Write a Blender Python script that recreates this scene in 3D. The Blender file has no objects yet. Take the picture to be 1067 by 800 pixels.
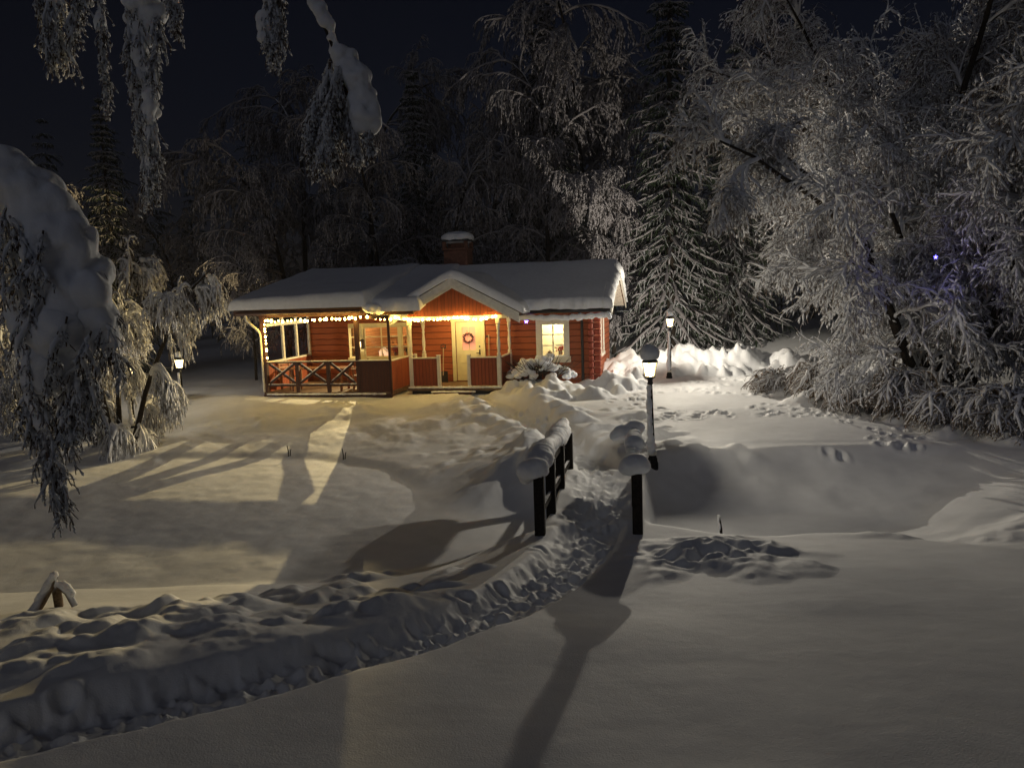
import bpy, math, random
import numpy as np
from mathutils import Vector, Matrix

random.seed(7)
RNG = np.random.default_rng(11)
scene = bpy.context.scene
COL = scene.collection
PI = math.pi
R = math.radians

# ------------------------------------------------------------------ camera
ZC = 3.05
cam_d = bpy.data.cameras.new("camera")
cam = bpy.data.objects.new("camera", cam_d)
COL.objects.link(cam)
cam_d.sensor_width = 36.0
cam_d.lens = 800.0 / 1067.0 * 36.0
cam_d.clip_start = 0.05
cam_d.clip_end = 1000.0
pit, rol = R(6.9), R(1.9)
F = Vector((0, math.cos(pit), -math.sin(pit)))
R0 = Vector((1, 0, 0)); U0 = R0.cross(F)
RX = R0 * math.cos(rol) - U0 * math.sin(rol)
UX = U0 * math.cos(rol) + R0 * math.sin(rol)
m3 = Matrix((RX, UX, -F)).transposed()
cam.matrix_world = Matrix.Translation((0, 0, ZC)) @ m3.to_4x4()
scene.camera = cam

# ------------------------------------------------------------------ night sky, moon glow, exposure
world = bpy.data.worlds.new("World")
scene.world = world
world.use_nodes = True
wn = world.node_tree
wn.nodes.clear()
wo = wn.nodes.new("ShaderNodeOutputWorld")
wb = wn.nodes.new("ShaderNodeBackground")
ws = wn.nodes.new("ShaderNodeTexSky")
ws.sky_type = 'NISHITA'
ws.sun_disc = False
ws.sun_elevation = R(38)
ws.sun_rotation = R(205)
wt = wn.nodes.new("ShaderNodeMix"); wt.data_type = 'RGBA'; wt.blend_type = 'MULTIPLY'
wt.inputs[0].default_value = 1.0
wt.inputs[7].default_value = (0.86, 0.70, 0.86, 1)
wn.links.new(ws.outputs[0], wt.inputs[6])
wn.links.new(wt.outputs[2], wb.inputs[0])
wb.inputs[1].default_value = 0.0016
wn.links.new(wb.outputs[0], wo.inputs[0])

sun_d = bpy.data.lights.new("moon", 'SUN')
sun_d.energy = 0.095
sun_d.angle = R(35)
sun_d.color = (0.78, 0.84, 1.0)
sun = bpy.data.objects.new("moon", sun_d)
COL.objects.link(sun)
sun.rotation_euler = (R(62), 0, R(-20))

scene.view_settings.view_transform = 'Standard'
scene.view_settings.look = 'None'
scene.view_settings.gamma = 1.0
scene.view_settings.exposure = 0.07
scene.view_settings.use_curve_mapping = False
scene.cycles.use_denoising = True
scene.cycles.max_bounces = 6
scene.cycles.diffuse_bounces = 3
scene.cycles.transparent_max_bounces = 12
scene.cycles.sample_clamp_indirect = 4.0
scene.cycles.caustics_reflective = False
scene.cycles.caustics_refractive = False

# ------------------------------------------------------------------ helpers: noise
def _hash(ix, iy, iz, seed):
    h = (ix.astype(np.int64) * 374761393 + iy.astype(np.int64) * 668265263 + iz.astype(np.int64) * 2147483647 + seed * 974711) & 0xffffffff
    h = ((h ^ (h >> 13)) * 1274126177) & 0xffffffff
    h = (h ^ (h >> 16)) & 0xffff
    return h / 65535.0

def noise3(x, y, z, scale, seed=0):
    x = np.asarray(x, float) * scale; y = np.asarray(y, float) * scale; z = np.asarray(z, float) * scale + np.zeros_like(x)
    xi, yi, zi = np.floor(x), np.floor(y), np.floor(z)
    fx, fy, fz = x - xi, y - yi, z - zi
    fx, fy, fz = [t * t * t * (t * (t * 6 - 15) + 10) for t in (fx, fy, fz)]
    out = 0
    for dx in (0, 1):
        for dy in (0, 1):
            for dz in (0, 1):
                w = (fx if dx else 1 - fx) * (fy if dy else 1 - fy) * (fz if dz else 1 - fz)
                out = out + w * _hash(xi + dx, yi + dy, zi + dz, seed)
    return out * 2 - 1

def noise2(x, y, scale, seed=0):
    return noise3(x, y, np.zeros_like(np.asarray(x, float)) + 0.5 / scale, scale, seed)

def smooth(t):
    t = np.clip(t, 0, 1)
    return t * t * (3 - 2 * t)

# ------------------------------------------------------------------ helpers: materials
MATS = {}
def nmat(name):
    m = bpy.data.materials.new(name); m.use_nodes = True
    nt = m.node_tree
    return m, nt, nt.nodes["Principled BSDF"]

def mat(name, col, rough=0.7, var=0.15, scale=8.0, bump=0.0, metal=0.0, bscale=None):
    if name in MATS: return MATS[name]
    m, nt, p = nmat(name)
    tc = nt.nodes.new("ShaderNodeTexCoord")
    nz = nt.nodes.new("ShaderNodeTexNoise"); nz.inputs["Scale"].default_value = scale; nz.inputs["Detail"].default_value = 4
    nt.links.new(tc.outputs["Object"], nz.inputs["Vector"])
    rp = nt.nodes.new("ShaderNodeValToRGB")
    rp.color_ramp.elements[0].position = 0.3; rp.color_ramp.elements[1].position = 0.7
    rp.color_ramp.elements[0].color = tuple(c * (1 - var) for c in col) + (1,)
    rp.color_ramp.elements[1].color = tuple(min(1, c * (1 + var)) for c in col) + (1,)
    nt.links.new(nz.outputs["Fac"], rp.inputs[0])
    nt.links.new(rp.outputs[0], p.inputs["Base Color"])
    p.inputs["Roughness"].default_value = rough
    p.inputs["Metallic"].default_value = metal
    if bump:
        nb = nt.nodes.new("ShaderNodeTexNoise"); nb.inputs["Scale"].default_value = bscale or scale * 4; nb.inputs["Detail"].default_value = 5
        nt.links.new(tc.outputs["Object"], nb.inputs["Vector"])
        bp = nt.nodes.new("ShaderNodeBump"); bp.inputs["Strength"].default_value = bump; bp.inputs["Distance"].default_value = 0.02
        nt.links.new(nb.outputs["Fac"], bp.inputs["Height"])
        nt.links.new(bp.outputs["Normal"], p.inputs["Normal"])
    MATS[name] = m
    return m

def snow_mat(name, col=(0.80, 0.82, 0.86), s1=9.0, s2=70.0, b1=0.25, b2=0.35):
    m, nt, p = nmat(name)
    tc = nt.nodes.new("ShaderNodeTexCoord")
    n1 = nt.nodes.new("ShaderNodeTexNoise"); n1.inputs["Scale"].default_value = s1; n1.inputs["Detail"].default_value = 5
    n2 = nt.nodes.new("ShaderNodeTexNoise"); n2.inputs["Scale"].default_value = s2; n2.inputs["Detail"].default_value = 3
    nt.links.new(tc.outputs["Object"], n1.inputs["Vector"]); nt.links.new(tc.outputs["Object"], n2.inputs["Vector"])
    rp = nt.nodes.new("ShaderNodeValToRGB")
    rp.color_ramp.elements[0].position = 0.25; rp.color_ramp.elements[1].position = 0.75
    rp.color_ramp.elements[0].color = tuple(c * 0.93 for c in col) + (1,)
    rp.color_ramp.elements[1].color = tuple(min(.93, c * 1.04) for c in col) + (1,)
    nt.links.new(n1.outputs["Fac"], rp.inputs[0]); nt.links.new(rp.outputs[0], p.inputs["Base Color"])
    p.inputs["Roughness"].default_value = 0.75
    p.inputs["Specular IOR Level"].default_value = 0.2
    a = nt.nodes.new("ShaderNodeBump"); a.inputs["Strength"].default_value = b1; a.inputs["Distance"].default_value = 0.03
    b = nt.nodes.new("ShaderNodeBump"); b.inputs["Strength"].default_value = b2; b.inputs["Distance"].default_value = 0.006
    nt.links.new(n1.outputs["Fac"], a.inputs["Height"]); nt.links.new(n2.outputs["Fac"], b.inputs["Height"])
    nt.links.new(a.outputs["Normal"], b.inputs["Normal"]); nt.links.new(b.outputs["Normal"], p.inputs["Normal"])
    return m

def add_sss(m, w, sc):
    p = m.node_tree.nodes["Principled BSDF"]
    p.inputs["Subsurface Weight"].default_value = w; p.inputs["Subsurface Radius"].default_value = (1, .9, .8); p.inputs["Subsurface Scale"].default_value = sc

def frost_mat(name, bark, lo=-0.35, hi=0.25, snow=(0.74, 0.75, 0.78), nscale=3.0, patch=0.5, grain=25):
    """snow lying on whatever faces up, bare bark or needles underneath; patchy"""
    m, nt, p = nmat(name)
    g = nt.nodes.new("ShaderNodeNewGeometry")
    sx = nt.nodes.new("ShaderNodeSeparateXYZ"); nt.links.new(g.outputs["Normal"], sx.inputs[0])
    nz = nt.nodes.new("ShaderNodeTexNoise"); nz.inputs["Scale"].default_value = nscale; nz.inputs["Detail"].default_value = 6
    nt.links.new(g.outputs["Position"], nz.inputs["Vector"])
    mu = nt.nodes.new("ShaderNodeMath"); mu.operation = 'MULTIPLY_ADD'
    mu.inputs[1].default_value = patch * 2; mu.inputs[2].default_value = -patch
    nt.links.new(nz.outputs["Fac"], mu.inputs[0])
    ad = nt.nodes.new("ShaderNodeMath"); ad.operation = 'ADD'
    nt.links.new(sx.outputs["Z"], ad.inputs[0]); nt.links.new(mu.outputs[0], ad.inputs[1])
    mr = nt.nodes.new("ShaderNodeMapRange"); mr.inputs[1].default_value = lo; mr.inputs[2].default_value = hi
    nt.links.new(ad.outputs[0], mr.inputs[0])
    n2 = nt.nodes.new("ShaderNodeTexNoise"); n2.inputs["Scale"].default_value = grain; n2.inputs["Detail"].default_value = 3
    nt.links.new(g.outputs["Position"], n2.inputs["Vector"])
    bk = nt.nodes.new("ShaderNodeValToRGB")
    bk.color_ramp.elements[0].position = 0.35; bk.color_ramp.elements[1].position = 0.7
    bk.color_ramp.elements[0].color = tuple(c * 0.6 for c in bark) + (1,)
    bk.color_ramp.elements[1].color = tuple(c * 1.5 for c in bark) + (1,)
    nt.links.new(n2.outputs["Fac"], bk.inputs[0])
    mx = nt.nodes.new("ShaderNodeMix"); mx.data_type = 'RGBA'
    mx.inputs[7].default_value = snow + (1,)
    nt.links.new(mr.outputs[0], mx.inputs[0]); nt.links.new(bk.outputs[0], mx.inputs[6])
    nt.links.new(mx.outputs[2], p.inputs["Base Color"])
    p.inputs["Roughness"].default_value = 0.85
    p.inputs["Specular IOR Level"].default_value = 0.1
    return m

def wood_mat(name, col, axis='Z', period=0.2, groove=0.06, depth=0.02, var=0.18, rough=0.75, gcol=0.45):
    """painted timber with board joints every `period` metres along the object's own axis"""
    m, nt, p = nmat(name)
    tc = nt.nodes.new("ShaderNodeTexCoord")
    sx = nt.nodes.new("ShaderNodeSeparateXYZ"); nt.links.new(tc.outputs["Object"], sx.inputs[0])
    src = sx.outputs[axis] if len(axis) == 1 else None
    if axis == 'XY':
        ad = nt.nodes.new("ShaderNodeMath"); ad.operation = 'ADD'
        nt.links.new(sx.outputs['X'], ad.inputs[0]); nt.links.new(sx.outputs['Y'], ad.inputs[1]); src = ad.outputs[0]
    dv = nt.nodes.new("ShaderNodeMath"); dv.operation = 'DIVIDE'; dv.inputs[1].default_value = period
    nt.links.new(src, dv.inputs[0])
    fr = nt.nodes.new("ShaderNodeMath"); fr.operation = 'FRACT'; nt.links.new(dv.outputs[0], fr.inputs[0])
    pp = nt.nodes.new("ShaderNodeMath"); pp.operation = 'PINGPONG'; pp.inputs[1].default_value = 0.5
    nt.links.new(fr.outputs[0], pp.inputs[0])
    mr = nt.nodes.new("ShaderNodeMapRange"); mr.interpolation_type = 'SMOOTHSTEP'
    mr.inputs[1].default_value = 0.0; mr.inputs[2].default_value = groove
    nt.links.new(pp.outputs[0], mr.inputs[0])
    # tint of each board
    fl = nt.nodes.new("ShaderNodeMath"); fl.operation = 'FLOOR'; nt.links.new(dv.outputs[0], fl.inputs[0])
    wnz = nt.nodes.new("ShaderNodeTexWhiteNoise"); wnz.noise_dimensions = '1D'; nt.links.new(fl.outputs[0], wnz.inputs["W"])
    nz = nt.nodes.new("ShaderNodeTexNoise"); nz.inputs["Scale"].default_value = 5; nz.inputs["Detail"].default_value = 6
    mp = nt.nodes.new("ShaderNodeMapping")
    mp.inputs["Scale"].default_value = (1, 1, 6) if axis == 'Z' else (6, 6, 1)
    nt.links.new(tc.outputs["Object"], mp.inputs[0]); nt.links.new(mp.outputs[0], nz.inputs["Vector"])
    av = nt.nodes.new("ShaderNodeMath"); av.operation = 'MULTIPLY_ADD'; av.inputs[1].default_value = 0.35
    nt.links.new(wnz.outputs["Value"], av.inputs[0]); nt.links.new(nz.outputs["Fac"], av.inputs[2])
    rp = nt.nodes.new("ShaderNodeValToRGB")
    rp.color_ramp.elements[0].position = 0.3; rp.color_ramp.elements[1].position = 1.0
    rp.color_ramp.elements[0].color = tuple(c * (1 - var) for c in col) + (1,)
    rp.color_ramp.elements[1].color = tuple(min(1, c * (1 + var * 1.5)) for c in col) + (1,)
    nt.links.new(av.outputs[0], rp.inputs[0])
    mx = nt.nodes.new("ShaderNodeMix"); mx.data_type = 'RGBA'
    mx.inputs[6].default_value = tuple(c * gcol for c in col) + (1,)
    nt.links.new(mr.outputs[0], mx.inputs[0]); nt.links.new(rp.outputs[0], mx.inputs[7])
    nt.links.new(mx.outputs[2], p.inputs["Base Color"])
    p.inputs["Roughness"].default_value = rough
    bp = nt.nodes.new("ShaderNodeBump"); bp.inputs["Strength"].default_value = 0.9; bp.inputs["Distance"].default_value = depth
    nt.links.new(mr.outputs[0], bp.inputs["Height"]); nt.links.new(bp.outputs["Normal"], p.inputs["Normal"])
    return m

def emit_mat(name, col, strength):
    m, nt, p = nmat(name)
    p.inputs["Base Color"].default_value = tuple(min(1, c) for c in col) + (1,)
    p.inputs["Emission Color"].default_value = col + (1,)
    p.inputs["Emission Strength"].default_value = strength
    p.inputs["Roughness"].default_value = 0.4
    return m

def glass_mat(name, tint=(1, 1, 1), refl=0.06):
    m = bpy.data.materials.new(name); m.use_nodes = True
    nt = m.node_tree; nt.nodes.clear()
    o = nt.nodes.new("ShaderNodeOutputMaterial")
    t = nt.nodes.new("ShaderNodeBsdfTransparent"); t.inputs[0].default_value = tint + (1,)
    g = nt.nodes.new("ShaderNodeBsdfGlossy"); g.inputs["Roughness"].default_value = 0.05
    fz = nt.nodes.new("ShaderNodeFresnel"); fz.inputs[0].default_value = 1.45
    mx = nt.nodes.new("ShaderNodeMixShader")
    nt.links.new(fz.outputs[0], mx.inputs[0]); nt.links.new(t.outputs[0], mx.inputs[1]); nt.links.new(g.outputs[0], mx.inputs[2])
    nt.links.new(mx.outputs[0], o.inputs[0])
    return m

SNOW = snow_mat("snow")
SNOW_FINE = snow_mat("snow_lump", s1=18, s2=120, b1=0.35, b2=0.3)
add_sss(SNOW_FINE, .7, .09)
GROUND = snow_mat("snow_ground", col=(0.79, 0.805, 0.83), s1=3.5, s2=95, b1=0.36, b2=0.5)

# ------------------------------------------------------------------ helpers: meshes
class B:
    """collects vertices and faces; build() links them as ONE mesh object"""
    def __init__(s): s.v = []; s.f = []; s.n = 0
    def add(s, verts, faces, mi=0, sm=False):
        verts = np.asarray(verts, float).reshape(-1, 3); faces = np.asarray(faces, int)
        s.v.append(verts); s.f.append((faces + s.n, mi, sm)); s.n += len(verts); return s
    def box(s, c, d, rz=0.0, rx=0.0, ry=0.0, mi=0, bev=0.0):
        c = np.array(c, float); hx, hy, hz_ = np.array(d, float) / 2
        if bev:
            b = min(bev, hx * .9, hy * .9, hz_ * .9)
            P = []
            for sx in (-1, 1):
                for sy in (-1, 1):
                    for sz in (-1, 1):
                        P += [(sx * hx, sy * (hy - b), sz * (hz_ - b)), (sx * (hx - b), sy * hy, sz * (hz_ - b)), (sx * (hx - b), sy * (hy - b), sz * hz_)]
            P = np.array(P)
            k = lambda sx, sy, sz, a: ((sx > 0) * 4 + (sy > 0) * 2 + (sz > 0)) * 3 + a
            Q, T = [], []
            for sgn in (-1, 1):
                Q.append([k(sgn, -1, -1, 0), k(sgn, 1, -1, 0), k(sgn, 1, 1, 0), k(sgn, -1, 1, 0)][::sgn])
                Q.append([k(-1, sgn, -1, 1), k(1, sgn, -1, 1), k(1, sgn, 1, 1), k(-1, sgn, 1, 1)][::-sgn])
                Q.append([k(-1, -1, sgn, 2), k(1, -1, sgn, 2), k(1, 1, sgn, 2), k(-1, 1, sgn, 2)][::sgn])
            for a in (-1, 1):
                for b2 in (-1, 1):
                    Q.append([k(a, b2, -1, 0), k(a, b2, 1, 0), k(a, b2, 1, 1), k(a, b2, -1, 1)][::-a * b2])
                    Q.append([k(a, -1, b2, 0), k(a, 1, b2, 0), k(a, 1, b2, 2), k(a, -1, b2, 2)][::a * b2])
                    Q.append([k(-1, a, b2, 1), k(1, a, b2, 1), k(1, a, b2, 2), k(-1, a, b2, 2)][::-a * b2])
            for sx in (-1, 1):
                for sy in (-1, 1):
                    for sz in (-1, 1):
                        T.append([k(sx, sy, sz, 0), k(sx, sy, sz, 1), k(sx, sy, sz, 2)][::sx * sy * sz])
        else:
            P = np.array([(x, y, z) for x in (-hx, hx) for y in (-hy, hy) for z in (-hz_, hz_)])
            Q = [[0, 1, 3, 2], [4, 6, 7, 5], [0, 4, 5, 1], [2, 3, 7, 6], [0, 2, 6, 4], [1, 5, 7, 3]]; T = None
        M = np.array((Matrix.Rotation(rz, 3, 'Z') @ Matrix.Rotation(ry, 3, 'Y') @ Matrix.Rotation(rx, 3, 'X')))
        P = P @ M.T + c
        base = s.n
        s.add(P, Q, mi)
        if T is not None: s.f.append((np.array(T) + base, mi, False))
        return s
    def bx(s, x0, x1, y0, y1, z0, z1, mi=0, bev=0.0):
        return s.box(((x0 + x1) / 2, (y0 + y1) / 2, (z0 + z1) / 2), (abs(x1 - x0), abs(y1 - y0), abs(z1 - z0)), mi=mi, bev=bev)
    def tubes(s, P, rad, sides=5, mi=0, cap=False, sm=True, flat=1.0):
        """P (N,S,3), rad (N,S)"""
        P = np.asarray(P, float); rad = np.asarray(rad, float)
        if P.ndim == 2: P = P[None]; rad = rad[None]
        N, S, _ = P.shape
        if N == 0: return s
        T = np.gradient(P, axis=1); T /= np.linalg.norm(T, axis=2, keepdims=True) + 1e-9
        ref = np.tile(np.array([0, 0, 1.0]), (N, 1))
        vert = np.abs(T.mean(1)[:, 2]) > 0.75
        ref[vert] = (1, 0.13, 0)
        A = np.cross(T, ref[:, None, :]); A /= np.linalg.norm(A, axis=2, keepdims=True) + 1e-9
        Bn = np.cross(A, T)
        th = np.arange(sides) * 2 * PI / sides + PI / 2
        ring = (A[:, :, None, :] * np.cos(th)[None, None, :, None] + Bn[:, :, None, :] * (np.sin(th) * flat)[None, None, :, None]) * rad[:, :, None, None] + P[:, :, None, :]
        V = ring.reshape(-1, 3)
        i = np.arange(N)[:, None, None] * S * sides; j = np.arange(S - 1)[None, :, None] * sides; k = np.arange(sides)[None, None, :]
        k2 = (k + 1) % sides
        a = i + j + k; b = i + j + k2; c = i + j + sides + k2; d = i + j + sides + k
        Q = np.stack([a, d, c, b], -1).reshape(-1, 4)
        base = s.n
        s.add(V, Q, mi, sm)
        if cap:
            e0 = np.arange(N)[:, None] * S * sides + np.arange(sides)[None, :]
            e1 = np.arange(N)[:, None] * S * sides + (S - 1) * sides + np.arange(sides)[None, ::-1]
            s.f.append((e0 + base, mi, False)); s.f.append((e1 + base, mi, False))
        return s
    def blobs(s, C, D, r, ln, mi=0, sm=True):
        """elongated octahedral clumps: centres C (N,3), axes D (N,3), radius r (N), half length ln (N)"""
        N = len(C)
        D = D / (np.linalg.norm(D, axis=1, keepdims=True) + 1e-9)
        ref = RNG.normal(size=(N, 3)); A = np.cross(D, ref); A /= np.linalg.norm(A, axis=1, keepdims=True) + 1e-9
        Bn = np.cross(D, A)
        r = r[:, None]; ln = ln[:, None]
        V = np.stack([C + D * ln, C - D * ln, C + A * r, C + Bn * r, C - A * r, C - Bn * r], 1).reshape(-1, 3)
        t = np.array([[0, 2, 3], [0, 3, 4], [0, 4, 5], [0, 5, 2], [1, 3, 2], [1, 4, 3], [1, 5, 4], [1, 2, 5]])
        T = (np.arange(N)[:, None, None] * 6 + t[None]).reshape(-1, 3)
        return s.add(V, T, mi, sm)
    def sphere(s, c, r, seg=12, ring=8, mi=0, noise=0.0, seed=0, zmin=None):
        c = np.array(c, float); r = np.array(r if np.ndim(r) else (r, r, r), float)
        th = np.linspace(0, PI, ring + 1); ph = np.arange(seg) * 2 * PI / seg
        V = np.array([(math.sin(t) * math.cos(p), math.sin(t) * math.sin(p), math.cos(t)) for t in th for p in ph])
        if noise: V = V * (1 + noise * noise3(V[:, 0] + seed * 7, V[:, 1], V[:, 2], 1.6, seed))[:, None]
        V = V * r
        if zmin is not None: V[:, 2] = np.maximum(V[:, 2], zmin)
        V = V + c
        Q = [[i * seg + j, (i + 1) * seg + j, (i + 1) * seg + (j + 1) % seg, i * seg + (j + 1) % seg] for i in range(ring) for j in range(seg)]
        return s.add(V, Q, mi, True)
    def lathe(s, prof, c=(0, 0, 0), seg=10, mi=0, sm=True):
        n = len(prof); ph = np.arange(seg) * 2 * PI / seg
        V = np.array([(r * math.cos(p) + c[0], r * math.sin(p) + c[1], z + c[2]) for r, z in prof for p in ph])
        Q = [[i * seg + j, i * seg + (j + 1) % seg, (i + 1) * seg + (j + 1) % seg, (i + 1) * seg + j] for i in range(n - 1) for j in range(seg)]
        base = s.n
        s.add(V, Q, mi, sm)
        s.f.append((np.array([[base + j for j in range(seg)][::-1]]), mi, False))
        s.f.append((np.array([[base + (n - 1) * seg + j for j in range(seg)]]), mi, False))
        return s
    def mesh(s, name, mats):
        me = bpy.data.meshes.new(name)
        V = np.concatenate(s.v) if s.v else np.zeros((0, 3))
        me.vertices.add(len(V)); me.vertices.foreach_set("co", V.astype(np.float32).ravel())
        nl = sum(f.size for f, _, _ in s.f); npoly = sum(len(f) for f, _, _ in s.f)
        me.loops.add(nl); me.polygons.add(npoly)
        me.loops.foreach_set("vertex_index", np.concatenate([f.ravel() for f, _, _ in s.f]).astype(np.int32))
        sz = np.concatenate([np.full(len(f), f.shape[1]) for f, _, _ in s.f])
        st = np.concatenate([[0], np.cumsum(sz)[:-1]])
        me.polygons.foreach_set("loop_start", st.astype(np.int32))
        me.polygons.foreach_set("material_index", np.concatenate([np.full(len(f), m) for f, m, _ in s.f]).astype(np.int32))
        me.polygons.foreach_set("use_smooth", np.concatenate([np.full(len(f), sm) for f, _, sm in s.f]).astype(bool))
        for m in (mats if isinstance(mats, (list, tuple)) else [mats]): me.materials.append(m)
        me.update(calc_edges=True); me.validate()
        return me
    def build(s, name, mats, parent=None, loc=(0, 0, 0), rz=0.0):
        o = bpy.data.objects.new(name, s.mesh(name, mats)); COL.objects.link(o)
        o.location = loc; o.rotation_euler.z = rz
        if parent: o.parent = parent
        return o

def tag(o, label=None, cat=None, group=None, kind=None):
    if label: o["label"] = label
    if cat: o["category"] = cat
    if group: o["group"] = group
    if kind: o["kind"] = kind
    return o

def thing(name, label, cat, loc=(0, 0, 0), rz=0.0, group=None):
    o = bpy.data.objects.new(name, None); COL.objects.link(o)
    o.location = loc; o.rotation_euler.z = rz; o.empty_display_size = 0.2
    return tag(o, label, cat, group)

def dup(root, loc, rz=0.0, label=None, sc=None):
    r = root.copy(); COL.objects.link(r); r.location = loc; r.rotation_euler = (0, 0, rz)
    if sc: r.scale = sc
    if label: r["label"] = label
    for ch in list(root.children):
        c = ch.copy(); COL.objects.link(c); c.parent = r
        for g in list(ch.children):
            d = g.copy(); COL.objects.link(d); d.parent = c
    return r

def lump(name, ell, mats, parent=None, vox=0.03, amp=0.02, nsc=6.0, seed=0, smooth_it=6, loc=(0, 0, 0)):
    """soft snow lump: union of ellipsoids (x,y,z,rx,ry,rz), remeshed, relaxed and roughened"""
    b = B()
    for e in ell: b.sphere(e[:3], e[3:6], 14, 9)
    t = b.build("tmp_lump", mats)
    md = t.modifiers.new("r", 'REMESH'); md.mode = 'VOXEL'; md.voxel_size = vox; md.use_smooth_shade = True
    if smooth_it:
        ms = t.modifiers.new("s", 'SMOOTH'); ms.iterations = smooth_it; ms.factor = 0.5
    dg = bpy.context.evaluated_depsgraph_get()
    me = bpy.data.meshes.new_from_object(t.evaluated_get(dg))
    old = t.data
    bpy.data.objects.remove(t); bpy.data.meshes.remove(old)
    n = len(me.vertices); co = np.zeros(n * 3, np.float32); no = np.zeros(n * 3, np.float32)
    me.vertices.foreach_get("co", co); me.vertices.foreach_get("normal", no)
    co = co.reshape(-1, 3); no = no.reshape(-1, 3)
    d = amp * (noise3(co[:, 0], co[:, 1], co[:, 2], nsc, seed) + 0.5 * noise3(co[:, 0], co[:, 1], co[:, 2], nsc * 2.7, seed + 1))
    co = co + no * d[:, None]
    me.vertices.foreach_set("co", co.astype(np.float32).ravel())
    me.polygons.foreach_set("use_smooth", np.ones(len(me.polygons), bool))
    me.name = name
    if not me.materials: me.materials.append(mats)
    me.update()
    o = bpy.data.objects.new(name, me); COL.objects.link(o); o.location = loc
    if parent: o.parent = parent
    return o

def point_light(name, loc, power, col, r=0.05, parent=None, soft=0.0):
    d = bpy.data.lights.new(name, 'POINT'); d.energy = power; d.color = col; d.shadow_soft_size = r
    if soft:
        d.use_nodes = True
        nt = d.node_tree
        e = nt.nodes.get("Emission")
        lf = nt.nodes.new("ShaderNodeLightFalloff"); lf.inputs["Strength"].default_value = 1.0; lf.inputs["Smooth"].default_value = soft
        nt.links.new(lf.outputs["Quadratic"], e.inputs["Strength"])
    o = bpy.data.objects.new(name, d); COL.objects.link(o); o.location = loc
    if parent: o.parent = parent
    return o

# ------------------------------------------------------------------ terrain
POND = np.array([(-60, 10.6), (-30, 10.4), (-14, 9.9), (-6, 9.8), (-2.6, 9.95), (-0.9, 10.5), (0.3, 11.0), (1.9, 11.05), (3.6, 10.9), (4.9, 11.05),
                 (5.4, 11.15), (5.7, 11.35), (5.8, 11.6), (5.65, 11.85), (5.3, 12.05), (4.6, 12.2), (3.3, 12.25), (1.6, 12.3), (0.4, 12.2), (-0.9, 12.55), (-1.45, 13.1), (-1.9, 14.4),
                 (-2.9, 16.2), (-4.6, 17.5), (-7, 18.0), (-10, 18.2), (-16, 18.6), (-30, 19.5), (-60, 20)], float)
PATH = np.array([(-12, 1.2), (-7, 2.6), (-4.2, 3.4), (-2.9, 4.05), (-2.1, 4.6), (-1.55, 5.0), (-.85, 5.65), (-.35, 6.25), (.2, 7.3), (.72, 8.9), (.95, 9.9), (1.22, 11), (1.5, 12.6), (1.4, 14), (1.0, 16.5), (.55, 19), (-.35, 21.3), (-1.2, 22.6)], float)
ZPOND = -0.7

def seg_dist(x, y, pts, closed):
    best = np.full(x.shape, 1e9); side = np.zeros(x.shape); inside = np.zeros(x.shape, bool)
    n = len(pts)
    for i in range(n if closed else n - 1):
        ax, ay = pts[i]; bx_, by = pts[(i + 1) % n]
        dx, dy = bx_ - ax, by - ay
        t = np.clip(((x - ax) * dx + (y - ay) * dy) / (dx * dx + dy * dy), 0, 1)
        ex, ey = x - ax - t * dx, y - ay - t * dy
        d = np.hypot(ex, ey)
        m = d < best
        best = np.where(m, d, best)
        side = np.where(m, dx * ey - dy * ex, side)      # >0: left of travel
        if closed:
            c = ((ay > y) != (by > y))
            with np.errstate(divide='ignore', invalid='ignore'):
                xi = (bx_ - ax) * (y - ay) / (by - ay) + ax
            inside ^= c & (x < xi)
    return (np.where(inside, -best, best), inside) if closed else (best, side)

def along(pts, s):
    """point and tangent at fraction s of a polyline"""
    L = np.r_[0, np.cumsum(np.hypot(*np.diff(pts, axis=0).T))]
    t = s * L[-1]; i = min(np.searchsorted(L, t, side='right') - 1, len(pts) - 2)
    f = (t - L[i]) / (L[i + 1] - L[i])
    p = pts[i] * (1 - f) + pts[i + 1] * f; d = (pts[i + 1] - pts[i]) / (L[i + 1] - L[i])
    return p, d

brng = np.random.default_rng(5)
BUMPS = []       # x, y, rx, ry, rot, h
def bump(x, y, r, h, asp=None, rot=None):
    a = brng.uniform(.7, 1.35) if asp is None else asp
    BUMPS.append((x, y, r * a, r / a, brng.uniform(0, PI) if rot is None else rot, h))
# shovelled snow lying left of the path in the foreground
for k in range(46):      # big soft shoulders along the trench
    s = brng.uniform(0.08, 0.50); p, d = along(PATH, s); n = np.array((-d[1], d[0])); q = p + n * brng.uniform(.55, 1.35)
    bump(q[0], q[1], brng.uniform(.3, .65), brng.uniform(.04, .15), brng.uniform(1.0, 1.5), math.atan2(d[1], d[0]) + brng.normal(0, .3))
for k in range(150):
    s = brng.uniform(0.10, 0.52); p, d = along(PATH, s); n = np.array((-d[1], d[0])); q = p + n * brng.uniform(.9, 3.0)
    r = brng.uniform(.12, .38); bump(q[0], q[1], r, .03 + r * brng.uniform(.15, .42))
# heap right of the bridge's near end
for k in range(46):
    q = np.array((2.2 + np.clip(brng.normal(), -1.5, 1.5) * .62, 8.25 + np.clip(brng.normal(), -1.3, 1.3) * .62)); bump(q[0], q[1], brng.uniform(.25, .6), brng.uniform(.04, .12))
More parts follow.
